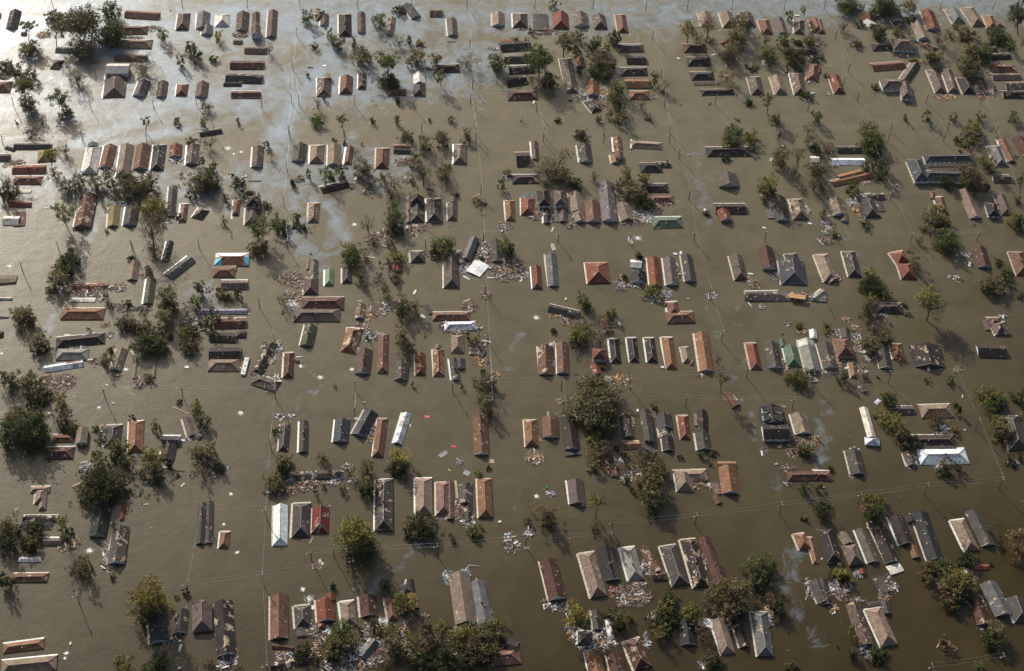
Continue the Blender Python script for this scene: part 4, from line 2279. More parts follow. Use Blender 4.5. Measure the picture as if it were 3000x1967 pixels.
T 1280 930 110 110 o
T 1060 850 80 70 b
T 900 930 140 90 y
T 870 1010 90 70 o
T 1010 1130 100 110 r
T 620 740 110 80 g
T 580 860 110 80 y
T 620 920 120 90 d
T 560 1010 120 80 d
T 680 1050 90 60 d
T 440 1010 110 80 b
T 520 1120 100 90 y
T 620 1150 70 70 d
T 530 1220 80 90 b
T 640 620 60 50 r
T 50 980 90 100 g
T 90 1060 70 60 d
T 190 990 80 60 y
T 1110 1440 120 90 o
T 1150 1500 90 70 d
T 2040 1520 80 60 o
T 930 460 50 25 g
T 350 970 20 50 d
T 10 860 20 40 g
T 1420 620 90 70 y
@ 2400 1560
H 250 5 330 130 110 g tn
H 335 145 430 370 190 p bn e0.9
H 490 420 500 480 90 g rd
H 1060 150 1110 295 100 g or d
H 790 440 940 390 110 f wh e0.2
H 690 480 790 680 200 f gb D
H 540 830 770 790 60 f gb
H 740 790 780 930 100 g gb
H 385 820 540 1290 180 g br D
H 610 870 805 1300 190 p tn
H 1930 580 2110 950 195 g gy
H 1780 760 1880 1060 160 g rm D
H 2230 750 2330 1030 200 p gb
H 1620 440 1700 470 100 f wh
H 1770 400 1935 395 60 g rd
H 30 540 90 820 120 g gb
D 180 640 60 80 wh
D 240 660 70 60 pk
D 260 740 80 30 pk
D 350 640 40 40 wh
D 220 600 70 30 wh
D 170 880 60 40 or
D 430 780 80 30 pk
D 750 750 60 50 pk
D 830 630 60 60 wh
D 460 480 60 40 gy
D 1280 540 40 40 gy
D 1400 560 60 50 wh
D 1590 700 40 60 wh
D 1500 880 30 40 or
D 1700 780 40 60 wh
D 1840 830 60 90 pk
D 1760 450 40 50 pk
D 1740 500 40 60 gy
D 530 1370 60 60 wh
D 600 1440 60 30 pk
D 510 1250 50 40 or
D 1480 1260 30 20 rd
D 1540 1330 30 25 pk
D 1850 1110 40 20 wh
K 1340 1320 1390 1240 14 tn
K 20 310 40 295 14 wh
V 1280 545 50 gy
S 248 1030 9 wh
S 408 1195 22 wh
S 640 355 18 wh
T 260 480 110 70 y
T 290 540 80 60 d
T 150 490 70 50 o
T 1400 400 110 90 g
T 1270 410 120 80 o
T 1200 470 90 80 r
T 1260 550 70 70 o
T 1590 560 190 140 y
T 1560 640 170 120 o
T 1480 730 130 100 r
T 1520 820 110 80 d
T 1640 740 110 90 d
T 1700 300 130 80 d
T 1590 330 60 50 g
T 2280 120 150 150 r
T 2260 300 80 90 r
T 2000 1110 110 110 o
T 1980 1220 130 110 d
T 390 1380 80 75 d
T 640 1370 110 90 g
T 660 1430 90 60 d
T 370 1140 70 90 y
T 1440 1250 80 60 o
T 1480 1350 80 50 r
T 1570 990 25 20 g
T 210 1310 18 14 d
T 2080 180 40 20 d
T 1960 360 30 20 d
T 1840 1550 80 20 g
P 2110 1390
P 1298 1510
'''
ITEMS = []; ox = oy = 0.0; K = 3.9
for line in DATA.strip().split('\n'):
    s = line.split()
    if not s: continue
    if s[0] == '@': ox, oy = float(s[1]), float(s[2])
    else: ITEMS.append((s[0], ox, oy, s[1:]))

# ---------------------------------------------------------------- water: one sheet out past the horizon
FILM_GLARE = [ # photo polylines of the oil film and painted sky glare (2379-wide pixels): points, half width, strength
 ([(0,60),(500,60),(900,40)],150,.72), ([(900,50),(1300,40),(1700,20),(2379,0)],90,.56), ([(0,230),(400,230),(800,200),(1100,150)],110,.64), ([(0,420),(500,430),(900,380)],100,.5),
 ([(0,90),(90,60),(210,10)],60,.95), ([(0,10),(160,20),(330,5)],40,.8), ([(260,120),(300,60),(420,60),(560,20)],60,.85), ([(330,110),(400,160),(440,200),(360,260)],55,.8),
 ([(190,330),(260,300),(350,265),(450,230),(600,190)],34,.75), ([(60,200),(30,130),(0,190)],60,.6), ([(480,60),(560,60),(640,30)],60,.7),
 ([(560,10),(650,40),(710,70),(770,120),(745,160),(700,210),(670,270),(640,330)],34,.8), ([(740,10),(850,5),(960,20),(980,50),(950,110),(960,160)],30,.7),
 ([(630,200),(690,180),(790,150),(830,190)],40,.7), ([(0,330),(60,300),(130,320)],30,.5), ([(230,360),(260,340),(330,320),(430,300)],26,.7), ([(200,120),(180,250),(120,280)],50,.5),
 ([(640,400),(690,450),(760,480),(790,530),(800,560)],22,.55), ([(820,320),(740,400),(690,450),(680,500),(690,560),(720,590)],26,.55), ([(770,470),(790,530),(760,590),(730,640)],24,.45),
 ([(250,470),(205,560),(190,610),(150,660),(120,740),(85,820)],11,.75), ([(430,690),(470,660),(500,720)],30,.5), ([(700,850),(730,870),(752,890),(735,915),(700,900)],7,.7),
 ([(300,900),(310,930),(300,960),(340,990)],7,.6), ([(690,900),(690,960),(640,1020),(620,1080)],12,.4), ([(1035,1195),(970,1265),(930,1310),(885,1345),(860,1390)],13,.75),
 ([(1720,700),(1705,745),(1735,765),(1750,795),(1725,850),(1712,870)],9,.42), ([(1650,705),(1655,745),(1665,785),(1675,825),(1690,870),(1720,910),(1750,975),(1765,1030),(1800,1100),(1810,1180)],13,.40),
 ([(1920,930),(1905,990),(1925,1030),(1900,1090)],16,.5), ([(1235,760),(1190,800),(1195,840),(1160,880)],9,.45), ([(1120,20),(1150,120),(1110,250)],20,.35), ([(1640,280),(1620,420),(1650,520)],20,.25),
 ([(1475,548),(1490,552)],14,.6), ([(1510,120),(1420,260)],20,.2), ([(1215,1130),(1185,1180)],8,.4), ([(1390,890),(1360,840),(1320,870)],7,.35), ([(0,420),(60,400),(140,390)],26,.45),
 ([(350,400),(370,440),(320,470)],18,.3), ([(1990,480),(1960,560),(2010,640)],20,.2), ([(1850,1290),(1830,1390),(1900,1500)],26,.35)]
def axis(lo, hi, step, far):
    a = list(np.arange(lo, hi + step, step)); return np.array([-far, -far / 3, lo - 300] + a + [hi + 300, far / 3, far], float)
xs = axis(-400, 640, 3.0, 9000.0); ys = axis(240, 1080, 3.0, 9000.0)
GX, GY = np.meshgrid(xs, ys)
film_glare = np.zeros_like(GX)
for pts, hw, th in FILM_GLARE:
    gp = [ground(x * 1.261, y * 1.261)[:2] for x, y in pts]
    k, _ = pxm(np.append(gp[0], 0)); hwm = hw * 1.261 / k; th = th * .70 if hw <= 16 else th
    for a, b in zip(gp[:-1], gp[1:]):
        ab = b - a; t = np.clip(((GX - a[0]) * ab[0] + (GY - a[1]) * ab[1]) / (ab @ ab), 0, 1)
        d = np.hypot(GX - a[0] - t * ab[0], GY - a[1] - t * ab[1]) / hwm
        film_glare = np.maximum(film_glare, th * np.exp(-d ** 2 * .7))
nx, ny = len(xs), len(ys)
V = np.stack([GX, GY, np.zeros_like(GX)], -1).reshape(-1, 3)
ii = (np.arange(ny - 1)[:, None] * nx + np.arange(nx - 1)[None]).ravel()
Fq = np.stack([ii, ii + 1, ii + nx + 1, ii + nx], -1)
me = bpy.data.meshes.new('water'); me.vertices.add(len(V)); me.vertices.foreach_set('co', V.astype(np.float32).ravel())
me.loops.add(Fq.size); me.loops.foreach_set('vertex_index', Fq.astype(np.int32).ravel())
me.polygons.add(len(Fq)); me.polygons.foreach_set('loop_start', np.arange(0, Fq.size, 4, dtype=np.int32)); me.update(calc_edges=True)
painted_glare = np.clip((GY - 330) / 620 - (GX - 0) / 2600, 0, 1) ** .8
at = me.attributes.new('painted_glare', 'FLOAT', 'POINT'); at.data.foreach_set('value', painted_glare.astype(np.float32).ravel())
at = me.attributes.new('film_glare', 'FLOAT', 'POINT'); at.data.foreach_set('value', film_glare.astype(np.float32).ravel())
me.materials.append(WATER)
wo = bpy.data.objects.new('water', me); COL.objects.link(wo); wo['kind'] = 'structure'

# ---------------------------------------------------------------- houses
HC = {'dk': ((.042, .040, .042), 'charcoal'), 'db': ((.055, .042, .040), 'dark brown'), 'ch': ((.075, .078, .088), 'slate grey'), 'gb': ((.098, .085, .078), 'grey-brown'),
      'gy': ((.17, .168, .168), 'grey'), 'lg': ((.30, .29, .26), 'light grey'), 'bn': ((.165, .125, .108), 'brown'), 'br': ((.150, .098, .080), 'brown'), 'rb': ((.215, .110, .075), 'rust-brown'),
      'rm': ((.120, .058, .046), 'dark red-brown'), 'rd': ((.240, .080, .050), 'brick-red'), 'rr': ((.20, .035, .028), 'red and black'), 'or': ((.30, .150, .078), 'orange-brown'), 'tn': ((.30, .225, .165), 'tan'),
      'wh': ((.62, .59, .54), 'white'), 'ww': ((.80, .82, .84), 'white'), 'wb': ((.60, .64, .70), 'pale bluish white'), 'tw': ((.62, .54, .44), 'cream'), 'gn': ((.13, .20, .13), 'green'), 'gn2': ((.24, .27, .22), 'greenish grey'),
      'lgn': ((.26, .38, .22), 'pale green'), 'ol': ((.10, .105, .065), 'mossy olive'), 'ye': ((.34, .26, .11), 'yellow'), 'pu': ((.24, .19, .20), 'mauve-grey'), 'pb': ((.23, .135, .115), 'pinkish brown'), 'pk': ((.42, .27, .22), 'pinkish'), 'lv': ((.36, .35, .42), 'lilac-grey')}
def roof_shape(mb, L, W, rise, z0, hipA, hipB, t=.14, sag=0.0):
    """x along the ridge from 0 to L (A to B), y across"""
    h = W / 2; ia = min(h * .95, L * .48) if hipA else 0; ib = min(h * .95, L * .48) if hipB else 0
    n = 6; xs_ = [ia + (L - ia - ib) * i / n for i in range(n + 1)]
    ex = [L * i / n for i in range(n + 1)]
    P = []
    for i in range(n + 1):
        j = rnd.uniform(-.06, .06) - sag * math.sin(math.pi * i / n)
        P += [(ex[i], -h, z0 + rnd.uniform(-.03, .03)), (xs_[i], 0, z0 + rise + j), (ex[i], h, z0 + rnd.uniform(-.03, .03))]
    m = len(P); P += [(x, y, z - t) for x, y, z in P]
    F = []
    for i in range(n):
        a, b = 3 * i, 3 * i + 3
        F += [(a, b, b + 1, a + 1), (a + 1, b + 1, b + 2, a + 2)]
        F += [(m + a, m + a + 1, m + b + 1, m + b), (m + a + 1, m + a + 2, m + b + 2, m + b + 1)]
        F += [(a, m + a, m + b, b), (b + 2, m + b + 2, m + a + 2, a + 2)]
    e = 3 * n
    if hipA: F += [(0, 1, 2), (0, 2, m + 2, m)]
    else: F += [(0, 1, m + 1, m), (1, 2, m + 2, m + 1)]
    if hipB: F += [(e + 2, e + 1, e), (e, m + e, m + e + 2, e + 2)]
    else: F += [(e, m + e, m + e + 1, e + 1), (e + 1, m + e + 1, m + e + 2, e + 2)]
    mb.poly(P, F); return [P[1], P[e + 1]], [P[0], P[2], P[e], P[e + 2]]
def house(hx, hy, ox, oy, a, idx):
    x0, y0, x1, y1, wpx = [float(v) for v in a[:5]]
    typ, ck, fl = a[5], a[6], a[7:]
    X0, Y0, X1, Y1 = ox + x0 / K, oy + y0 / K, ox + x1 / K, oy + y1 / K; wpx /= K
    e = 0.28 + rnd.uniform(0, .22); dmg = 0.0; raised = False
    for f_ in fl:
        if f_[0] == 'e': e = float(f_[1:]) + .3; raised = e > 1.5
        if f_ == 'd': dmg = rnd.uniform(.42, .62)
        if f_ == 'D': dmg = rnd.uniform(.85, 1.15)
    if dmg == 0: dmg = rnd.choice([0, 0, 0, 0, .30])
    A, B = ground(X0, Y0, e), ground(X1, Y1, e)
    mx_, my_ = (X0 + X1) / 2, (Y0 + Y1) / 2
    d = B - A; L = np.linalg.norm(d); u = d / L; pv = np.array([-u[1], u[0], 0])
    if abs(X1 - X0) < .45 * abs(Y1 - Y0): q0, q1 = ground(mx_ - wpx / 2, my_, e), ground(mx_ + wpx / 2, my_, e)
    elif abs(Y1 - Y0) < .3 * abs(X1 - X0): q0, q1 = ground(mx_, my_ - wpx / 2, e), ground(mx_, my_ + wpx / 2, e)
    else:
        l2 = math.hypot(X1 - X0, Y1 - Y0); nx_, ny_ = -(Y1 - Y0) / l2, (X1 - X0) / l2
        q0, q1 = ground(mx_ - nx_ * wpx / 2, my_ - ny_ * wpx / 2, e), ground(mx_ + nx_ * wpx / 2, my_ + ny_ * wpx / 2, e)
    W = abs((q1 - q0) @ pv)
    small = L * W < 38; flat = typ == 'f'
    if W > L * 1.05 and typ in ('g', 'h') and not flat and L > 4: pass
    horiz = abs(X1 - X0) > abs(Y1 - Y0)
    rise = min(max(W * (.21 if horiz else .295), .5), 3.3)
    if flat: rise = min(.12 + W * .03, .4)
    tilt = (rnd.uniform(-.05, .05), rnd.uniform(-.03, .03)) if 'D' in fl else (rnd.uniform(-.008, .008), rnd.uniform(-.008, .008))
    name = 'small_building' if L * W < 62 else ('wrecked_house' if 'D' in fl else 'house')  # shed covers sheds, small houses and wings, by footprint
    if flat: name = 'floating_roof'
    root = empty(name, (A[0], A[1], 0), math.atan2(u[1], u[0]), *tilt)
    col, cname = HC.get(ck, HC['bn']); j = rnd.uniform(.88, 1.14)
    j *= (.80 if ck not in ('wh', 'ww', 'wb', 'tw') else 1.1)
    colr = (min(col[0] * j * rnd.uniform(.96, 1.04), .85), min(col[1] * j, .85), min(col[2] * j * rnd.uniform(.94, 1.06), .85), dmg)
    hipA = typ in ('h', 'p2') or (typ == 'p' and rnd.random() < .75); hipB = typ in ('h', 'p', 'p2')
    mb = MB(); ridge, _ = roof_shape(mb, L, W, rise, e, hipA and not flat, hipB and not flat, .14, .35 if 'D' in fl else 0)
    roof = mb.build('roof', ROOF, root, colr)
    wm = TEAL if (ck == 'bn' and 'e0.9' in fl) else (rnd.choice([WALLS[0], WALLS[0], WALLS[1], WALLS[2], WALLS[2], WALLS[4], WALLS[3]]) if not raised else WALLS[0])
    if not flat:
        o_ = min(.45, W * .07); mw = MB(); h = W / 2 - o_; zb = -.6
        iA, iB = (o_, L - o_)
        P = [(iA, -h, zb), (iB, -h, zb), (iB, h, zb), (iA, h, zb), (iA, -h, e - .12), (iB, -h, e - .12), (iB, h, e - .12), (iA, h, e - .12)]
        Fc = [(0, 1, 5, 4), (2, 3, 7, 6), (1, 2, 6, 5), (3, 0, 4, 7)]
        mw.poly(P, Fc)
        zr = e + rise - .16 - rise * o_ / (W / 2)
        if not hipB: mw.poly([(iB, -h, e - .12), (iB, h, e - .12), (iB, 0, zr)], [(0, 1, 2)])
        if not hipA: mw.poly([(iA, -h, e - .12), (iA, h, e - .12), (iA, 0, zr)], [(2, 1, 0)])
        wall = mw.build('wall', wm, root)
        if not hipB and not small:   # pale barge boards on the gable facing us, with a vent
            fb = MB(); s_ = math.atan2(rise, W / 2); bl = math.hypot(rise, W / 2)
            for sg in (-1, 1):
                fb.poly([(L + .01, sg * W / 2, e - .24), (L + .01, 0, e + rise - .22), (L + .01, 0, e + rise + .02), (L + .01, sg * W / 2, e + .0),
                         (L + .07, sg * W / 2, e - .24), (L + .07, 0, e + rise - .22), (L + .07, 0, e + rise + .02), (L + .07, sg * W / 2, e + .0)],
                        [(0, 1, 2, 3), (7, 6, 5, 4), (0, 4, 5, 1), (2, 6, 7, 3), (1, 5, 6, 2), (0, 3, 7, 4)])
            fb.build('barge_board', rnd.choice([TRIM, TRIM, WALLS[2], WALLS[4]]), root)
            vb = MB(); vb.box(iB, iB + .05, -.3, .3, e + rise * .25, e + rise * .25 + .5); vb.build('gable_vent', GLASS, root)
        if raised:
            wn = 0
            for sx in range(max(1, int(L / 3.2))):
                xx = (sx + .5) * L / max(1, int(L / 3.2))
                for sg in (-1, 1):
                    wb_ = MB(); wb_.box(xx - .45, xx + .45, sg * h - .04, sg * h + .04, e - 1.55, e - .45); wb_.build('window', GLASS, root)
            for yy in (-W * .22, W * .22):
                wb_ = MB(); wb_.box(iB - .04, iB + .04, yy - .45, yy + .45, e - 1.55, e - .45); wb_.build('window', GLASS, root)
        if (hipA or hipB) and not small:
            rb = MB(); rm_ = RIDGE if ck in ('rb', 'rm', 'or', 'rd', 'tn', 'db', 'dk', 'bn', 'pb') else RIDGEG
            r0, r1 = ridge; up = .03
            segs = [(r0, r1)]
            if hipA: segs += [((0, -W / 2, e), r0), ((0, W / 2, e), r0)]
            if hipB: segs += [((L, -W / 2, e), r1), ((L, W / 2, e), r1)]
            for p, q in segs: rb.tube([(p[0], p[1], p[2] + up), (q[0], q[1], q[2] + up)], [.13, .13], 4)
            rb.build('ridge_cap', rm_, root)
        # eave just under or at the waterline on the sides facing away from us and to the left
        if e < .7 and not small and rnd.random() < (.95 if hipB or hipA else .6):
            sub = MB(); mid = A + d / 2
            sl_ = min((-1, 1), key=lambda s: proj(mid + pv * s * W / 2)[0] if not horiz else proj(mid + pv * s * W / 2)[1])
            wd = rnd.uniform(.7, 1.15); y_a, y_b = sl_ * W / 2, sl_ * (W / 2 + wd)
            ya, yb = min(y_a, y_b), max(y_a, y_b)
            sub.poly([(-wd * .7, yb if sl_ > 0 else ya, .03), (L + wd * .2, yb if sl_ > 0 else ya, .03), (L, ya if sl_ > 0 else yb, e - .16), (0, ya if sl_ > 0 else yb, e - .16)], [(0, 1, 2, 3)])
            if hipA and not horiz: sub.poly([(-wd, -W / 2, .03), (-wd, W / 2, .03), (0, W / 2, e - .16), (0, -W / 2, e - .16)], [(0, 1, 2, 3)])
            sub.build('sunken_eave', rnd.choice([SUB, SUB, SUBW]), root)
        if 'tarp' in fl:
            def on(xx, yy): return (xx, yy, e + rise * min((W / 2 - abs(yy)) / (W / 2), xx / (W / 2) if xx < W / 2 else 9, (L - xx) / (W / 2) if L - xx < W / 2 else 9) + .06)
            def sheet(c_, nx_, ny_, mt):
                (xa, xb, ya, yb) = c_; P = [on(xa + (xb - xa) * i / nx_, ya + (yb - ya) * k / ny_) for i in range(nx_ + 1) for k in range(ny_ + 1)]; P += [(p[0], p[1], p[2] - .03) for p in P]; q = (nx_ + 1) * (ny_ + 1)
                Fq_ = [(i * (ny_ + 1) + k, (i + 1) * (ny_ + 1) + k, (i + 1) * (ny_ + 1) + k + 1, i * (ny_ + 1) + k + 1) for i in range(nx_) for k in range(ny_)]
                t_ = MB(); t_.poly(P, Fq_ + [tuple(q + v for v in reversed(f)) for f in Fq_]); t_.build('tarp', mt, root)
            far = max((-1, 1), key=lambda s: (A + d / 2 + pv * s)[1])
            sheet((.5, L - .5, far * W * .12, far * W * .48), 14, 5, TARPW); sheet((.3, L * .22, -far * W * .48, 0), 6, 6, TARPB); sheet((L * .86, L - .3, -far * W * .48, far * W * .1), 6, 6, TARPB)
        if 'dorm' in fl:
            for xx in (L * .2, L * .62):
                for sg in (-1, 1):
                    ya, yb = sg * W * .10, sg * W * .40; zt = e + rise * .86; db = MB()
                    db.box(xx, xx + L * .26, min(ya, yb), max(ya, yb), e + .3, zt + .1); dm_ = db.build('dormer', WALLS[0], root); tb_ = MB()
                    tb_.box(xx - .2, xx + L * .26 + .1, min(ya, yb) - .25, max(ya, yb) + .25, zt + .1, zt + .2); dr_ = tb_.build('dormer_roof', ROOF, dm_, (.04, .035, .035, 0))
        if L > 7 and not small:
            for _ in range(rnd.choice([0, 1, 1, 2])):
                vx = rnd.uniform(.3, .7) * L; vy = rnd.choice([-1, 1]) * rnd.uniform(.08, .25) * W; vz = e + rise * (1 - abs(vy) / (W / 2))
                if ia_ok(vx, L, W, hipA, hipB):
                    vt = MB(); vt.tube([(vx, vy, vz - .1), (vx, vy, vz + .32)], [.16, .16], 6); vt.tube([(vx, vy, vz + .32), (vx, vy, vz + .4)], [.26, .22], 6); vt.build('roof_vent', METAL, root)
            if rnd.random() < .12:
                cb = MB(); cx = L * rnd.uniform(.4, .6); cb.box(cx - .35, cx + .35, -.6, .1, e + rise * .5, e + rise + .8); cb.box(cx - .42, cx + .42, -.67, .17, e + rise + .8, e + rise + .92); cb.build('chimney', WALLS[3], roof)
    shape = 'flat' if flat else ('hipped' if hipA and hipB else ('hip-ended' if hipB else 'gabled'))
    look = cname + (' torn' if dmg > .4 else '') + (' slab of roof afloat' if flat else ' %s %s' % (shape, 'roof of a small building' if name == 'small_building' else ('roof of a wrecked house' if name == 'wrecked_house' else 'roof of a house')))
    if raised: look = '%s %s roof on a white upper storey' % (cname, shape)
    if horiz and not flat: look += ' lying crosswise'
    cat = {'house': 'house', 'small_building': 'small_building', 'wrecked_house': 'wrecked house', 'floating_roof': 'roof piece'}[name]
    reg(root, cat, {'house': 'flooded houses', 'small_building': 'flooded sheds, small houses and wings', 'wrecked_house': 'houses broken up by the flood', 'floating_roof': 'loose pieces of roof'}[name], look, mx_, my_, L * W)
def ia_ok(x, L, W, a, b):
    h = W / 2; return (h if a else 0) < x < L - (h if b else 0)

# ---------------------------------------------------------------- trees
TC = {'d': ((.072, .085, .038), 'dark green', 1.0), 'g': ((.125, .142, .055), 'green', .85), 'y': ((.205, .190, .060), 'yellow-green', .75), 'o': ((.170, .148, .080), 'olive', .80),  # dark clumps under crowns often carry shade and reflection as leaf colour
      'b': ((.18, .15, .095), 'bare grey-brown', .26), 'r': ((.20, .135, .075), 'withered brown', .45)}
def leaves(c, R, Hh, dens, leafsz):
    n = int(min(5200, max(60, 36 * R * max(R, Hh) * dens)))
    nc = max(6, int(n / 24)); g = nr.normal(size=(nc, 3)); g /= np.linalg.norm(g, axis=1)[:, None]
    rr = nr.uniform(.2, 1.12, nc) ** .65; cl = g * rr[:, None]
    cl *= (1 + .30 * np.sin(3 * np.arctan2(g[:, 1], g[:, 0]) + nr.uniform(0, 6)) * (1 - abs(g[:, 2])))[:, None]
    k = nr.integers(0, nc, n); p = cl[k] + nr.normal(size=(n, 3)) * .11
    p = p * [R, R, Hh] + c
    p[:, 2] = np.where(p[:, 2] < .05, nr.uniform(.05, .5, n), p[:, 2])
    nrm = nr.normal(size=(n, 3)) + [0, 0, .5]; nrm /= np.linalg.norm(nrm, axis=1)[:, None]
    t = np.cross(nrm, nr.normal(size=(n, 3))); t /= np.linalg.norm(t, axis=1)[:, None]; b = np.cross(nrm, t)
    s = (leafsz * (1 + R / 16) * nr.uniform(.5, 1.25, n))[:, None]; 
    return np.stack([p - t * s, p - b * s * .6, p + t * s, p + b * s * .6], 1)
def tree(lobes, tiny):
    main = lobes[0]; x, y, rx, ry, ty, base = main
    m0 = ground(x, y); sw, sh = pxm(m0); dep = math.acos(min(1, sh / sw)) if sh < sw else .8
    out = []
    for (x, y, rx, ry, ty, b_) in lobes:
        if ty == 'p': ty = 'g'
        R = rx / sw; sd_ = math.sin(math.radians(50)); cd = math.cos(math.radians(50)); Ry = ry / sw
        v = (Ry ** 2 - (R * sd_) ** 2); Hh = math.sqrt(v) / cd if v > 0 else 0
        Hh = min(max(Hh, R * .45), R * 1.7, 4.5 + .28 * R)
        if v <= 0: R2 = R; 
        if b_ is not None:
            z = min(max((b_[1] - y) / sh, Hh * .6), 13)
        else: z = Hh * .78
        out.append((x, y, R, Hh, ty, z))
    if main[5] is not None: g0 = ground(*main[5])
    else:
        x, y, R, Hh, ty, z = out[0]; q = ground(x, y, z); g0 = np.array([q[0], q[1], 0])
    ty = out[0][4]; palm = lobes[0][4] == 'p'
    name = 'bush' if tiny else ('bare_tree' if ty in 'br' else ('pine_tree' if palm else 'tree'))
    root = empty(name, (g0[0], g0[1], 0))
    tops = []
    for q in out:
        c = ground(q[0], q[1], q[5]) - g0; dn = TC[q[4]][2] * (2.2 if tiny else 1)
        V = leaves(c, q[2], q[3], dn, .30 if q[4] in 'br' else .40)
        col = TC[q[4]][0]; j = nr.uniform(.8, 1.3)
        quads('crown', V, LEAF, root, (col[0] * j * nr.uniform(.92, 1.1), col[1] * j, col[2] * j, 1))
        tops.append((c, q[2], q[3], q[4]))
    if not tiny:
        tb = MB(); c, R, Hh, _ = tops[0]; r0 = min(.5, .07 + R * .05)
        z1 = max(c[2] * .8, 1.0)
        mid = Vector((c[0] * .4 + rnd.uniform(-.3, .3), c[1] * .4 + rnd.uniform(-.3, .3), z1 * .5))
        tip = Vector((c[0] * .9, c[1] * .9, z1))
        tb.tube([(0, 0, -.6), mid, tip], [r0, r0 * .8, r0 * .5], 6)
        for c, R, Hh, t_ in tops:
            nb = 26 if t_ == 'b' else (14 if t_ in 'or' else 7)
            for _ in range(nb):
                g = Vector((rnd.gauss(0, 1), rnd.gauss(0, 1), rnd.gauss(.35, .8))).normalized() * rnd.uniform(.65, 1.0)
                e_ = Vector((c[0] + g.x * R, c[1] + g.y * R, max(c[2] + g.z * Hh, .2)))
                s_ = Vector((c[0] * .6, c[1] * .6, z1 * rnd.uniform(.35, 1.0))); m_ = (s_ + e_) / 2 + Vector((0, 0, -.08 * R))
                rr = r0 * (.34 if nb > 10 else .28)
                tb.tube([s_, m_, e_], [rr, rr * .6, .03], 4, 0, False)
                if nb >= 14:
                    for _k in range(3):
                        q_ = m_.lerp(e_, rnd.uniform(.1, .8)); w_ = q_ + Vector((rnd.gauss(0, 1), rnd.gauss(0, 1), rnd.gauss(.3, .8))) * R * .22
                        if w_.z < .1: w_.z = .1
                        tb.tube([q_, w_], [.05, .02], 3, 0, False)
        tb.build('trunk', BARK, root)
    look = TC[ty][1] + (' round bush' if tiny else (' tree' if not palm else ' pine with a long leaning trunk'))
    if not tiny and ty in 'yg' : look = TC[ty][1] + ' leafy tree'
    if not tiny and ty == 'b': look = 'bare grey-brown tree'
    reg(root, 'bush' if tiny else 'tree', 'bushes standing in the flood' if tiny else 'trees standing in the flood', look, main[0], main[1], main[2] * main[3] / 6)

# ---------------------------------------------------------------- debris
DM = ['pk', 'tn', 'wh', 'gy', 'dk', 'or', 'bn', 'rd', 'bl']
MIXES = {'pk': [6, 2, 2, 2, 2, 1, 5, 1, 0], 'wh': [3, 1, 5, 3, 2, .5, 3, 0, .3], 'ww': [0, 0, 9, 1, 0, 0, 0, 0, 0], 'or': [2, 3, 1, 0, 1, 6, 2, 0, 0], 'tn': [3, 6, 2, 1, 1, 1, 2, 0, 0],
         'gy': [1, 1, 2, 6, 2, 0, 2, 0, 0], 'dk': [1, 0, .5, 2, 6, 0, 2, 0, 0], 'rd': [2, 0, 1, 1, 1, 0, 1, 5, 0], 'br': [2, 2, 1, 1, 1, 0, 5, 1, 0], 'bl': [0, 0, 3, 3, 1, 0, 0, 0, 4]}
DW = {'pk': 'splintered brown and pinkish boards', 'wh': 'white and grey wreckage', 'ww': 'white sheets', 'or': 'orange plywood wreckage', 'tn': 'tan boards', 'gy': 'grey boards', 'dk': 'dark wet boards', 'rd': 'reddish boards', 'br': 'brown boards', 'bl': 'blue and white wreckage'}
def debris(lobes):
    x, y, rx, ry, ck = lobes[0]; g0 = ground(x, y); root_loc = (g0[0], g0[1], 0); mb = MB()
    for x, y, rx, ry, ck in lobes:
        c = ground(x, y) - g0; s, _ = pxm(g0); R = rx / s; Rd = ry / s / .76
        R *= 1.12; Rd *= 1.12; n = int(min(330, max(12, 6.2 * R * Rd + 8)))
        for _ in range(n):
            a = rnd.uniform(0, 6.283); q = rnd.random() ** .6; px, py = c[0] + R * q * math.cos(a), c[1] + Rd * q * math.sin(a)
            l_ = rnd.choice([rnd.uniform(.5, 1.2), rnd.uniform(1.2, 4.2), rnd.uniform(.8, 2.6)]); w_ = rnd.choice([rnd.uniform(.06, .16), rnd.uniform(.08, .25), rnd.uniform(.08, .25), rnd.uniform(.3, 1.0)])
            if max(R, Rd) < 1.5: l_ *= .6; w_ *= .7
            z = rnd.uniform(.02, .12 + .5 * (1 - q) * min(R / 3, 1))
            mt = Matrix.Translation((px, py, z)) @ Matrix.Rotation(rnd.uniform(0, 6.28), 4, 'Z') @ Matrix.Rotation(rnd.gauss(0, .16), 4, 'X') @ Matrix.Rotation(rnd.gauss(0, .12), 4, 'Y')
            mb.box(-l_ / 2, l_ / 2, -w_ / 2, w_ / 2, -.03, rnd.uniform(.03, .12), rnd.choices(range(9), MIXES[ck])[0], mt)
        for _ in range(n // 6):
            a = rnd.uniform(0, 6.283); q = rnd.random() ** .6; p_ = Vector((c[0] + R * q * math.cos(a), c[1] + Rd * q * math.sin(a), .12)); b_ = rnd.uniform(0, 6.283); l_ = rnd.uniform(.8, 2.6)
            m_ = p_ + Vector((math.cos(b_) * l_ * .5, math.sin(b_) * l_ * .5, rnd.uniform(.1, .6))); mb.tube([p_, m_, p_ + Vector((math.cos(b_ + .4) * l_, math.sin(b_ + .4) * l_, rnd.uniform(0, .5)))], [.07, .05, .02], 4, 6, False)
    o = mb.build('debris_pile', [PIL[k] for k in DM]); o.location = root_loc
    x, y, rx, ry, ck = lobes[0]
    reg(o, 'debris', 'heaps of floating wreckage', 'heap of ' + DW[ck] + ' afloat', x, y, rx * ry / 8)
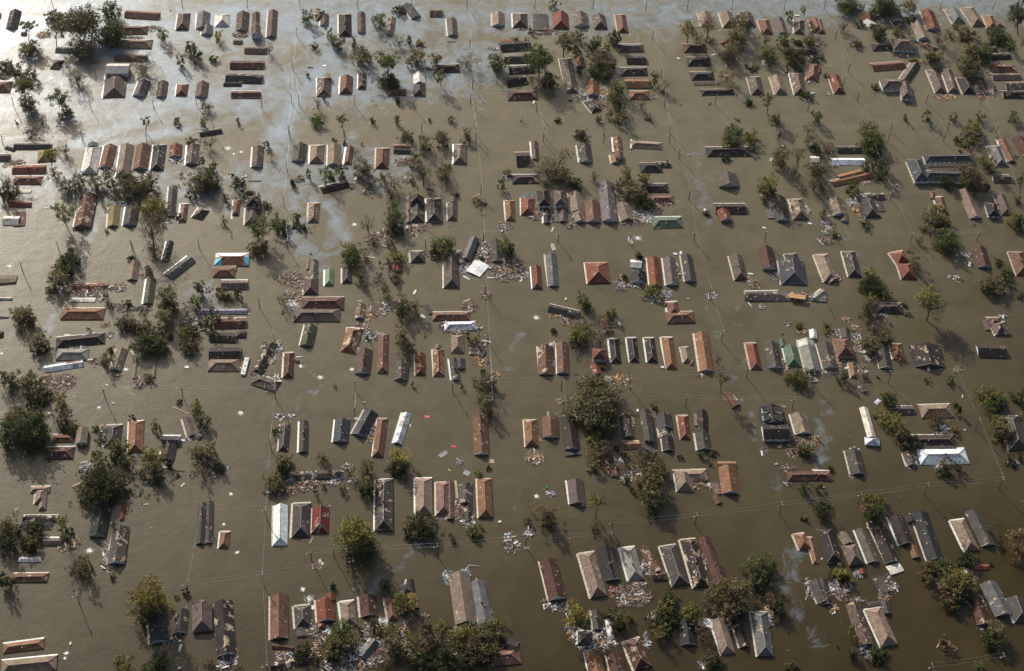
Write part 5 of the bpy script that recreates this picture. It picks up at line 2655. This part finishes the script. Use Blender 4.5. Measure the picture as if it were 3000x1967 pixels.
def plank(ox, oy, a):
    x0, y0, x1, y1, wpx = [float(v) for v in a[:5]]; ck = a[5]; P0, P1 = ground(ox + x0 / K, oy + y0 / K), ground(ox + x1 / K, oy + y1 / K)
    L = np.linalg.norm(P1 - P0); W = max(.3, wpx / K / pxm(P0)[0]); mb = MB()
    for i in range(max(1, int(W / .45))):
        nW = max(1, int(W / .45)); ya = -W / 2 + W * i / nW
        mb.box(rnd.uniform(0, .1) * L * .3, L * rnd.uniform(.94, 1.0), ya, ya + W / nW * .93, -.05, rnd.uniform(.14, .22))
    mt = {'ww': 'wh', 'gb': 'gy', 'br': 'bn', 'pi2': 'pk'}.get(ck, ck)
    o = mb.build('floating_board', PIL[mt]); o.location = (P0[0], P0[1], 2.2 if len(a) > 6 else .02); o.rotation_euler = (0, 0, math.atan2(P1[1] - P0[1], P1[0] - P0[0]))
    cn = {'wh': 'white', 'gy': 'grey', 'dk': 'dark', 'tn': 'tan', 'bn': 'brown', 'pk': 'pinkish', 'ye': 'yellow', 'lb': 'pale blue', 'or': 'orange'}[mt]
    reg(o, 'board', 'loose floating boards', ('long %s board lying on a roof' if len(a) > 6 else 'long %s board afloat') % cn, ox + (x0 + x1) / 2 / K, oy + (y0 + y1) / 2 / K, L * W)
CW = {'wh': 'white', 'gy': 'grey', 'dk': 'black', 'ye': 'yellow', 'bl': 'blue', 'pi': 'pink', 're': 'red', 'bu': 'blue', 'gn': 'green', 'or': 'orange', 'lv': 'lilac', 'tn': 'tan', 'br': 'brown'}
def vthing(ox, oy, a):
    x, y, s = ox + float(a[0]) / K, oy + float(a[1]) / K, float(a[2]) / K; ck = a[3]; g = ground(x, y, .2); L = s / pxm(g)[0]
    mat = PIL[{'br': 'bn'}.get(ck, ck)]; ang = rnd.uniform(-.5, .5) + rnd.choice([0, math.pi / 2])
    if ck in ('pi', 'bu', 'lv', 're', 'gn') and L > 2:      # crumpled sheet of cloth or plastic
        n = 9; P = []; F = []
        for i in range(n):
            for j in range(n):
                u, v = i / (n - 1) - .5, j / (n - 1) - .5; r = 1 - .25 * rnd.random() if (i in (0, n - 1) or j in (0, n - 1)) else 1
                P.append((u * L * r, v * L * .55 * r, .07 + .22 * rnd.random() * (1 - 2 * max(abs(u), abs(v)))))
        for i in range(n - 1):
            for j in range(n - 1): F.append((i * n + j, (i + 1) * n + j, (i + 1) * n + j + 1, i * n + j + 1))
        k = len(P); P += [(p[0], p[1], p[2] - .05) for p in P]; F += [tuple(k + i for i in reversed(f)) for f in F]
        mb = MB(); mb.poly(P, F); o = mb.build('floating_tarp', mat); o.location = (g[0], g[1], 0); o.rotation_euler[2] = ang * .4
        return reg(o, 'tarp', None, 'crumpled %s sheet afloat' % CW[ck], x, y, L * L * .5)
    if L >= 2.6:       # a car, only its cabin roof and glass above the flood
        root = empty('sunken_car', (g[0], g[1], 0), ang); Lc, Wc = min(L, 4.2) * .5, 1.45 / 2
        mb = MB(); P = []
        for z, sx, sy in ((-.2, 1.12, 1.05), (.12, 1.0, .98)): P += [(sx * Lc * c_, sy * Wc * d_, z) for c_, d_ in ((-1, -1), (1, -1), (1, 1), (-1, 1))]
        mb.poly(P, [(0, 1, 5, 4), (1, 2, 6, 5), (2, 3, 7, 6), (3, 0, 4, 7)]); mb.build('window', GLASS, root)
        mb = MB(); P = []
        for z, sx, sy in ((.12, 1.0, .98), (.30, .86, .92), (.36, .6, .7)): P += [(sx * Lc * c_, sy * Wc * d_, z) for c_, d_ in ((-1, -.7), (-.8, -1), (.8, -1), (1, -.7), (1, .7), (.8, 1), (-.8, 1), (-1, .7))]
        mb.poly(P, [(8 * r + k, 8 * r + (k + 1) % 8, 8 * r + 8 + (k + 1) % 8, 8 * r + 8 + k) for r in range(2) for k in range(8)] + [tuple(range(16, 24))]); mb.build('car_roof', mat, root)
        return reg(root, 'car', 'cars sunk to their roofs', '%s car sunk to its roof' % CW[ck], x, y, L * L * .5)
    root = empty('floating_box', (g[0], g[1], 0), ang); W = L * rnd.uniform(.5, .7); mb = MB(); mb.box(-L / 2, L / 2, -W / 2, W / 2, -.2, .3); mb.build('box_body', mat, root)
    mb = MB(); mb.box(-L / 2 + .02, L / 2 - .02, -W / 2 + .02, W / 2 - .02, .3, .36); mb.box(L * .1, L * .16, W * .32, W * .38, .36, .42); mb.build('lid', TRIM if ck == 'wh' else mat, root)
    reg(root, 'box', 'floating boxes and appliances', '%s boxy object afloat' % CW[ck], x, y, L * L * .5)
def scrap(ox, oy, a):
    x, y, s = ox + float(a[0]) / K, oy + float(a[1]) / K, float(a[2]) / K; ck = a[3]; g = ground(x, y); L = max(.5, s / pxm(g)[0]); mb = MB(); n = 5 + rnd.randint(0, 2)
    ring = [(L * .5 * math.cos(6.283 * k / n) * rnd.uniform(.6, 1), L * .4 * math.sin(6.283 * k / n) * rnd.uniform(.6, 1)) for k in range(n)]
    P = [(p, q, -.05) for p, q in ring] + [(p * .9, q * .9, .16 + rnd.uniform(0, .12)) for p, q in ring]
    mb.poly(P, [tuple(range(n, 2 * n))] + [(k, (k + 1) % n, n + (k + 1) % n, n + k) for k in range(n)])
    o = mb.build('floating_scrap', PIL[{'br': 'bn'}.get(ck, ck)]); o.location = (g[0], g[1], 0)
    reg(o, 'scrap', 'small floating scraps', 'small %s scrap afloat' % CW[ck], x, y, L * L * .5)
def glint(ox, oy, a):  # bright flecks model sun glints where gas bubbles ripple the water
    x, y, s = ox + float(a[0]) / K, oy + float(a[1]) / K, float(a[2]) / K; g = ground(x, y); R = s / pxm(g)[0]; mb = MB()
    for _ in range(int(50 + 34 * R)):
        a_, q = rnd.uniform(0, 6.283), abs(rnd.gauss(0, .45)); r = rnd.uniform(.06, .26) * (1.3 - min(q, 1))
        cx, cy = R * q * math.cos(a_), R * q * math.sin(a_) * .9; n = 6
        mb.poly([(cx + r * math.cos(k) * rnd.uniform(.6, 1.3), cy + r * math.sin(k), .012) for k in [6.283 * i / n for i in range(n)]] + [(cx, cy, .05)], [(i, (i + 1) % n, n) for i in range(n)])
    o = mb.build('glint_patch', GLINT); o.location = (g[0], g[1], 0)
    reg(o, 'glint', 'patches of sun-glint flecks', 'patch of white sun-glint flecks on bubbling water', x, y, R * R)

# ---------------------------------------------------------------- boats, camper
def boat(ox, oy, a, k):
    x, y = ox + float(a[0]) / K, oy + float(a[1]) / K; g = ground(x, y, .2); ang = math.radians(98 if k == 0 else 105)
    root = empty('motor_boat', (g[0], g[1], 0), ang); L, W = 5.6, 2.1
    def sec(t): return W / 2 * (1 if t < .45 else math.sqrt(max(0, 1 - ((t - .45) / .56) ** 2)))
    mb = MB(); n = 14; P = []
    for i in range(n + 1):
        t = i / n; w_ = max(sec(t), .04); x_ = (t - .5) * L; P += [(x_, -w_ * .75, -.25), (x_, -w_, .42 + .15 * t), (x_, -w_ * .72, .44 + .15 * t), (x_, -w_ * .66, .02), (x_, w_ * .66, .02), (x_, w_ * .72, .44 + .15 * t), (x_, w_, .42 + .15 * t), (x_, w_ * .75, -.25)]
    F = [(8 * i + j, 8 * i + j + 1, 8 * i + 9 + j, 8 * i + 8 + j) for i in range(n) for j in range(7)] + [tuple(range(8)), tuple(8 * n + j for j in range(7, -1, -1))]
    mb.poly(P, F); mb.build('hull', PIL['wh'], root)
    for t in (-.22, .02):
        b = MB(); b.box(t * L, t * L + .35, -W * .34, W * .34, .22, .30); b.build('bench', PIL['gy'], root)
    b = MB(); b.box(.26 * L, .40 * L, -W * .22, W * .22, .5, .56); b.build('foredeck', PIL['wh'], root)
    b = MB(); b.box(-L / 2 - .45, -L / 2 + .02, -.22, .22, .2, .85); b.tube([(-L / 2 - .25, 0, .2), (-L / 2 - .3, 0, -.4)], [.1, .07], 6); b.build('outboard_motor', TYRE, root)
    reg(root, 'boat', 'boats in the flooded street', ['white open boat floating just beyond the end of the long grey roof', 'smaller-looking white boat with a dark hollow beside a utility pole'][k], x, y, 10); root['label'] = ['white open boat afloat just beyond the end of the long light grey roof', 'white boat with a dark hollow beside a utility pole and a pale slick'][k]
def camper(ox, oy, a):
    x0, y0, x1, y1, wpx = [float(v) for v in a[:5]]; P0, P1 = ground(ox + x0 / K, oy + y0 / K, 1), ground(ox + x1 / K, oy + y1 / K, 1); d = P1 - P0; L = np.linalg.norm(d)
    root = empty('camper_trailer', (P0[0], P0[1], 0), math.atan2(d[1], d[0])); W = 2.6
    mb = MB(); P = []
    for x_ in (0, .25, L - .25, L):
        zt = .75 if x_ in (0, L) else 1.0; P += [(x_, -W / 2, -.5), (x_, -W / 2, zt - .12), (x_, -W / 2 + .15, zt), (x_, W / 2 - .15, zt), (x_, W / 2, zt - .12), (x_, W / 2, -.5)]
    F = [(6 * i + j, 6 * i + 6 + j, 6 * i + 7 + j, 6 * i + 1 + j) for i in range(3) for j in range(5)] + [tuple(range(6)), tuple(18 + j for j in range(5, -1, -1))]
    mb.poly(P, F); mb.build('body', PIL['wh'], root)
    for t in (.18, .5, .82):
        b = MB(); b.box(t * L - .35, t * L + .35, -.35, .35, 1.0, 1.1); b.build('roof_hatch', GLASS, root)
    for t in (.25, .7):
        b = MB(); b.box(t * L - .6, t * L + .6, W / 2 - .02, W / 2 + .03, .2, .7); b.build('window', GLASS, root)
    reg(root, 'camper', None, 'white camper trailer with dark roof hatches beside a wrecked house', ox + (x0 + x1) / 2 / K, oy + (y0 + y1) / 2 / K, L * W)
    root['label'] = 'white camper trailer with dark roof hatches, beside a wrecked charcoal house'

# ---------------------------------------------------------------- poles and wires
POLES = []
def pole(ox, oy, a):
    x, y = ox + float(a[0]) / K, oy + float(a[1]) / K; h = 8.6 if y < 1000 else 9.6
    g = ground(x, y, h); root = empty('utility_pole', (g[0], g[1], 0), math.radians(rnd.uniform(-4, 4) + 2), rnd.gauss(0, .02), rnd.gauss(0, .02))
    mb = MB(); mb.tube([(0, 0, -1), (0, 0, h * .5), (0, 0, h)], [.24, .21, .17], 7); mb.build('pole_shaft', POLEM, root)
    br = rnd.random() < .62
    mb = MB(); mb.box(-.07, .07, -1.2, 1.2, h - .6, h - .48); mb.build('crossarm', TRIM if br else PIL['gy'], root)
    mb = MB()
    for yy in (-1.05, -.4, .4, 1.05): mb.tube([(0, yy, h - .48), (0, yy, h - .3)], [.15, .10], 6)
    mb.build('insulator', TRIM, root)
    if br:
        mb = MB(); mb.tube([(.32, .1, h - 2.2), (.32, .1, h - 1.3)], [.26, .26], 8); mb.build('transformer', METAL, root)
    if rnd.random() < .35:
        mb = MB(); mb.tube([(0, 0, h - 1.6), (-.9, -.5, h - 1.1), (-1.7, -.9, h - 1.15)], [.05, .05, .05], 5); arm = mb.build('lamp_arm', METAL, root)
        mb = MB(); mb.box(-2.1, -1.6, -1.1, -.8, h - 1.25, h - 1.12); mb.build('lamp_head', TRIM, arm)
    POLES.append((root, np.array([g[0], g[1], h - .35]))); reg(root, 'utility pole', 'utility poles', 'wooden utility pole with crossarm standing in the water', x, y, 2)
def wires():
    done = set()
    for i, (o, p) in enumerate(POLES):
        for ax, lim in (((1, 0), 82), ((0, 1), 75)):
            best = None
            for j, (o2, q) in enumerate(POLES):
                d = q - p; al = d[0] * ax[0] + d[1] * ax[1]; ac = abs(d[0] * ax[1] - d[1] * ax[0])
                if 15 < al < lim and ac < al * .14 and (best is None or al < best[0]): best = (al, j)
            if best is None: continue
            q = POLES[best[1]][1]; d = (q - p) / best[0]; n_ = np.array([-d[1], d[0], 0]); mb = MB(); N = 8
            for off in (-1.0, 1.0) if ax[0] else (-.5,):
                mb.tube([tuple(p + (q - p) * t / N + n_ * off - np.array([0, 0, 1.1 * 4 * (t / N) * (1 - t / N)])) for t in range(N + 1)], [.019] * (N + 1), 3, 0, False)
            m_ = (p + q) / 2; x, y = proj(m_)
            wo_ = mb.build('power_line', METAL); reg(wo_, 'power line', 'power lines between the poles', 'sagging power lines strung %s between two poles' % ('across' if ax[0] else 'away'), x, y, 1)

# ---------------------------------------------------------------- build everything
bi = 0; TL = []; DL = []
for k, ox, oy, a in ITEMS:
    if k == 'H': house(0, 0, ox, oy, a, 0)
    elif k == 'T':
        base = (ox + float(a[5]) / K, oy + float(a[6]) / K) if len(a) > 5 else None
        TL.append((ox + float(a[0]) / K, oy + float(a[1]) / K, float(a[2]) / K, float(a[3]) / K, a[4], base))
    elif k == 'D': DL.append((ox + float(a[0]) / K, oy + float(a[1]) / K, float(a[2]) / K, float(a[3]) / K, a[4]))
    elif k == 'K': plank(ox, oy, a)
    elif k == 'V': vthing(ox, oy, a)
    elif k == 'S': scrap(ox, oy, a)
    elif k == 'F': glint(ox, oy, a)
    elif k == 'B': boat(ox, oy, a, bi); bi += 1
    elif k == 'L': camper(ox, oy, a)
    elif k == 'P': pole(ox, oy, a)
def group_lobes(L, reach):
    """overlapping clumps belong to one tree / one heap"""
    L = sorted(L, key=lambda q: -q[2] * q[3]); used = [False] * len(L); out = []
    for i, q in enumerate(L):
        if used[i]: continue
        used[i] = True; g = [q]
        for j in range(i + 1, len(L)):
            r = L[j]
            if not used[j] and ((r[0] - q[0]) / q[2]) ** 2 + ((r[1] - q[1]) / q[3]) ** 2 < reach ** 2 and len(g) < 5: used[j] = True; g.append(r)
        out.append(g)
    return out
trees = group_lobes(TL, .95); heaps = group_lobes(DL, 1.35)
for g in trees: tree(g, len(g) == 1 and max(g[0][2], g[0][3]) < 13.5)
for g in heaps: debris(g)
wires()
hz = MB(); hz.box(-700, 1000, -60, 1400, -1.0, CAM_H + 20)
hm = bpy.data.materials.new('haze'); hm.use_nodes = True; hm.node_tree.nodes.clear()
pv_ = hm.node_tree.nodes.new('ShaderNodeVolumePrincipled'); pv_.inputs['Density'].default_value = HAZE; pv_.inputs['Color'].default_value = (.95, .97, 1.0, 1); pv_.inputs['Anisotropy'].default_value = .8
ho_ = hm.node_tree.nodes.new('ShaderNodeOutputMaterial'); hm.node_tree.links.new(pv_.outputs[0], ho_.inputs['Volume'])
hob = hz.build('haze', hm); hob['kind'] = 'stuff'
# ---------------------------------------------------------------- labels: look, nearest other thing, place in the photo
big = [t for t in THINGS if t[5] > 60 and t[1] in ('house', 'tree')]
BP = np.array([(t[3], t[4]) for t in big]); seen = {}
for t in THINGS:
    o, cat, look, x, y, size = t
    if 'label' in o: continue
    d = np.hypot(BP[:, 0] - x, BP[:, 1] - y); rel = ''
    for i in np.argsort(d)[:6]:
        q = big[i]
        if q[0] is o or q[1] == cat: continue
        dx, dy = q[3] - x, q[4] - y
        rel = (' left of a ' if dx > 0 else ' right of a ') if abs(dx) > abs(dy) else (' beyond a ' if dy > 0 else ' in front of a ')
        rel += 'tree' if q[1] == 'tree' else 'house'; break
    px, py = x / 30, y / 19.67
    if cat == 'power line': rel = ''
    def fmt(p): return ('%d' % round(p)) if p > 0 else '0'
    lab = '%s%s, %s%% across and %s%% down' % (look, rel, fmt(px), fmt(py))
    if len(lab.split()) > 16: lab = '%s, %s%% across and %s%% down' % (look, fmt(px), fmt(py))
    if lab in seen: lab = '%s, %.1f%% across and %.1f%% down' % (look, max(px, 0), max(py, 0))
    seen[lab] = 1; o['label'] = lab
from collections import Counter
for t in THINGS[::150]: print('LABEL', t[0].name, '|', t[0]['label'])
print('COUNTS', Counter(t[1] for t in THINGS), 'tris', sum(len(m.polygons) for m in bpy.data.meshes))
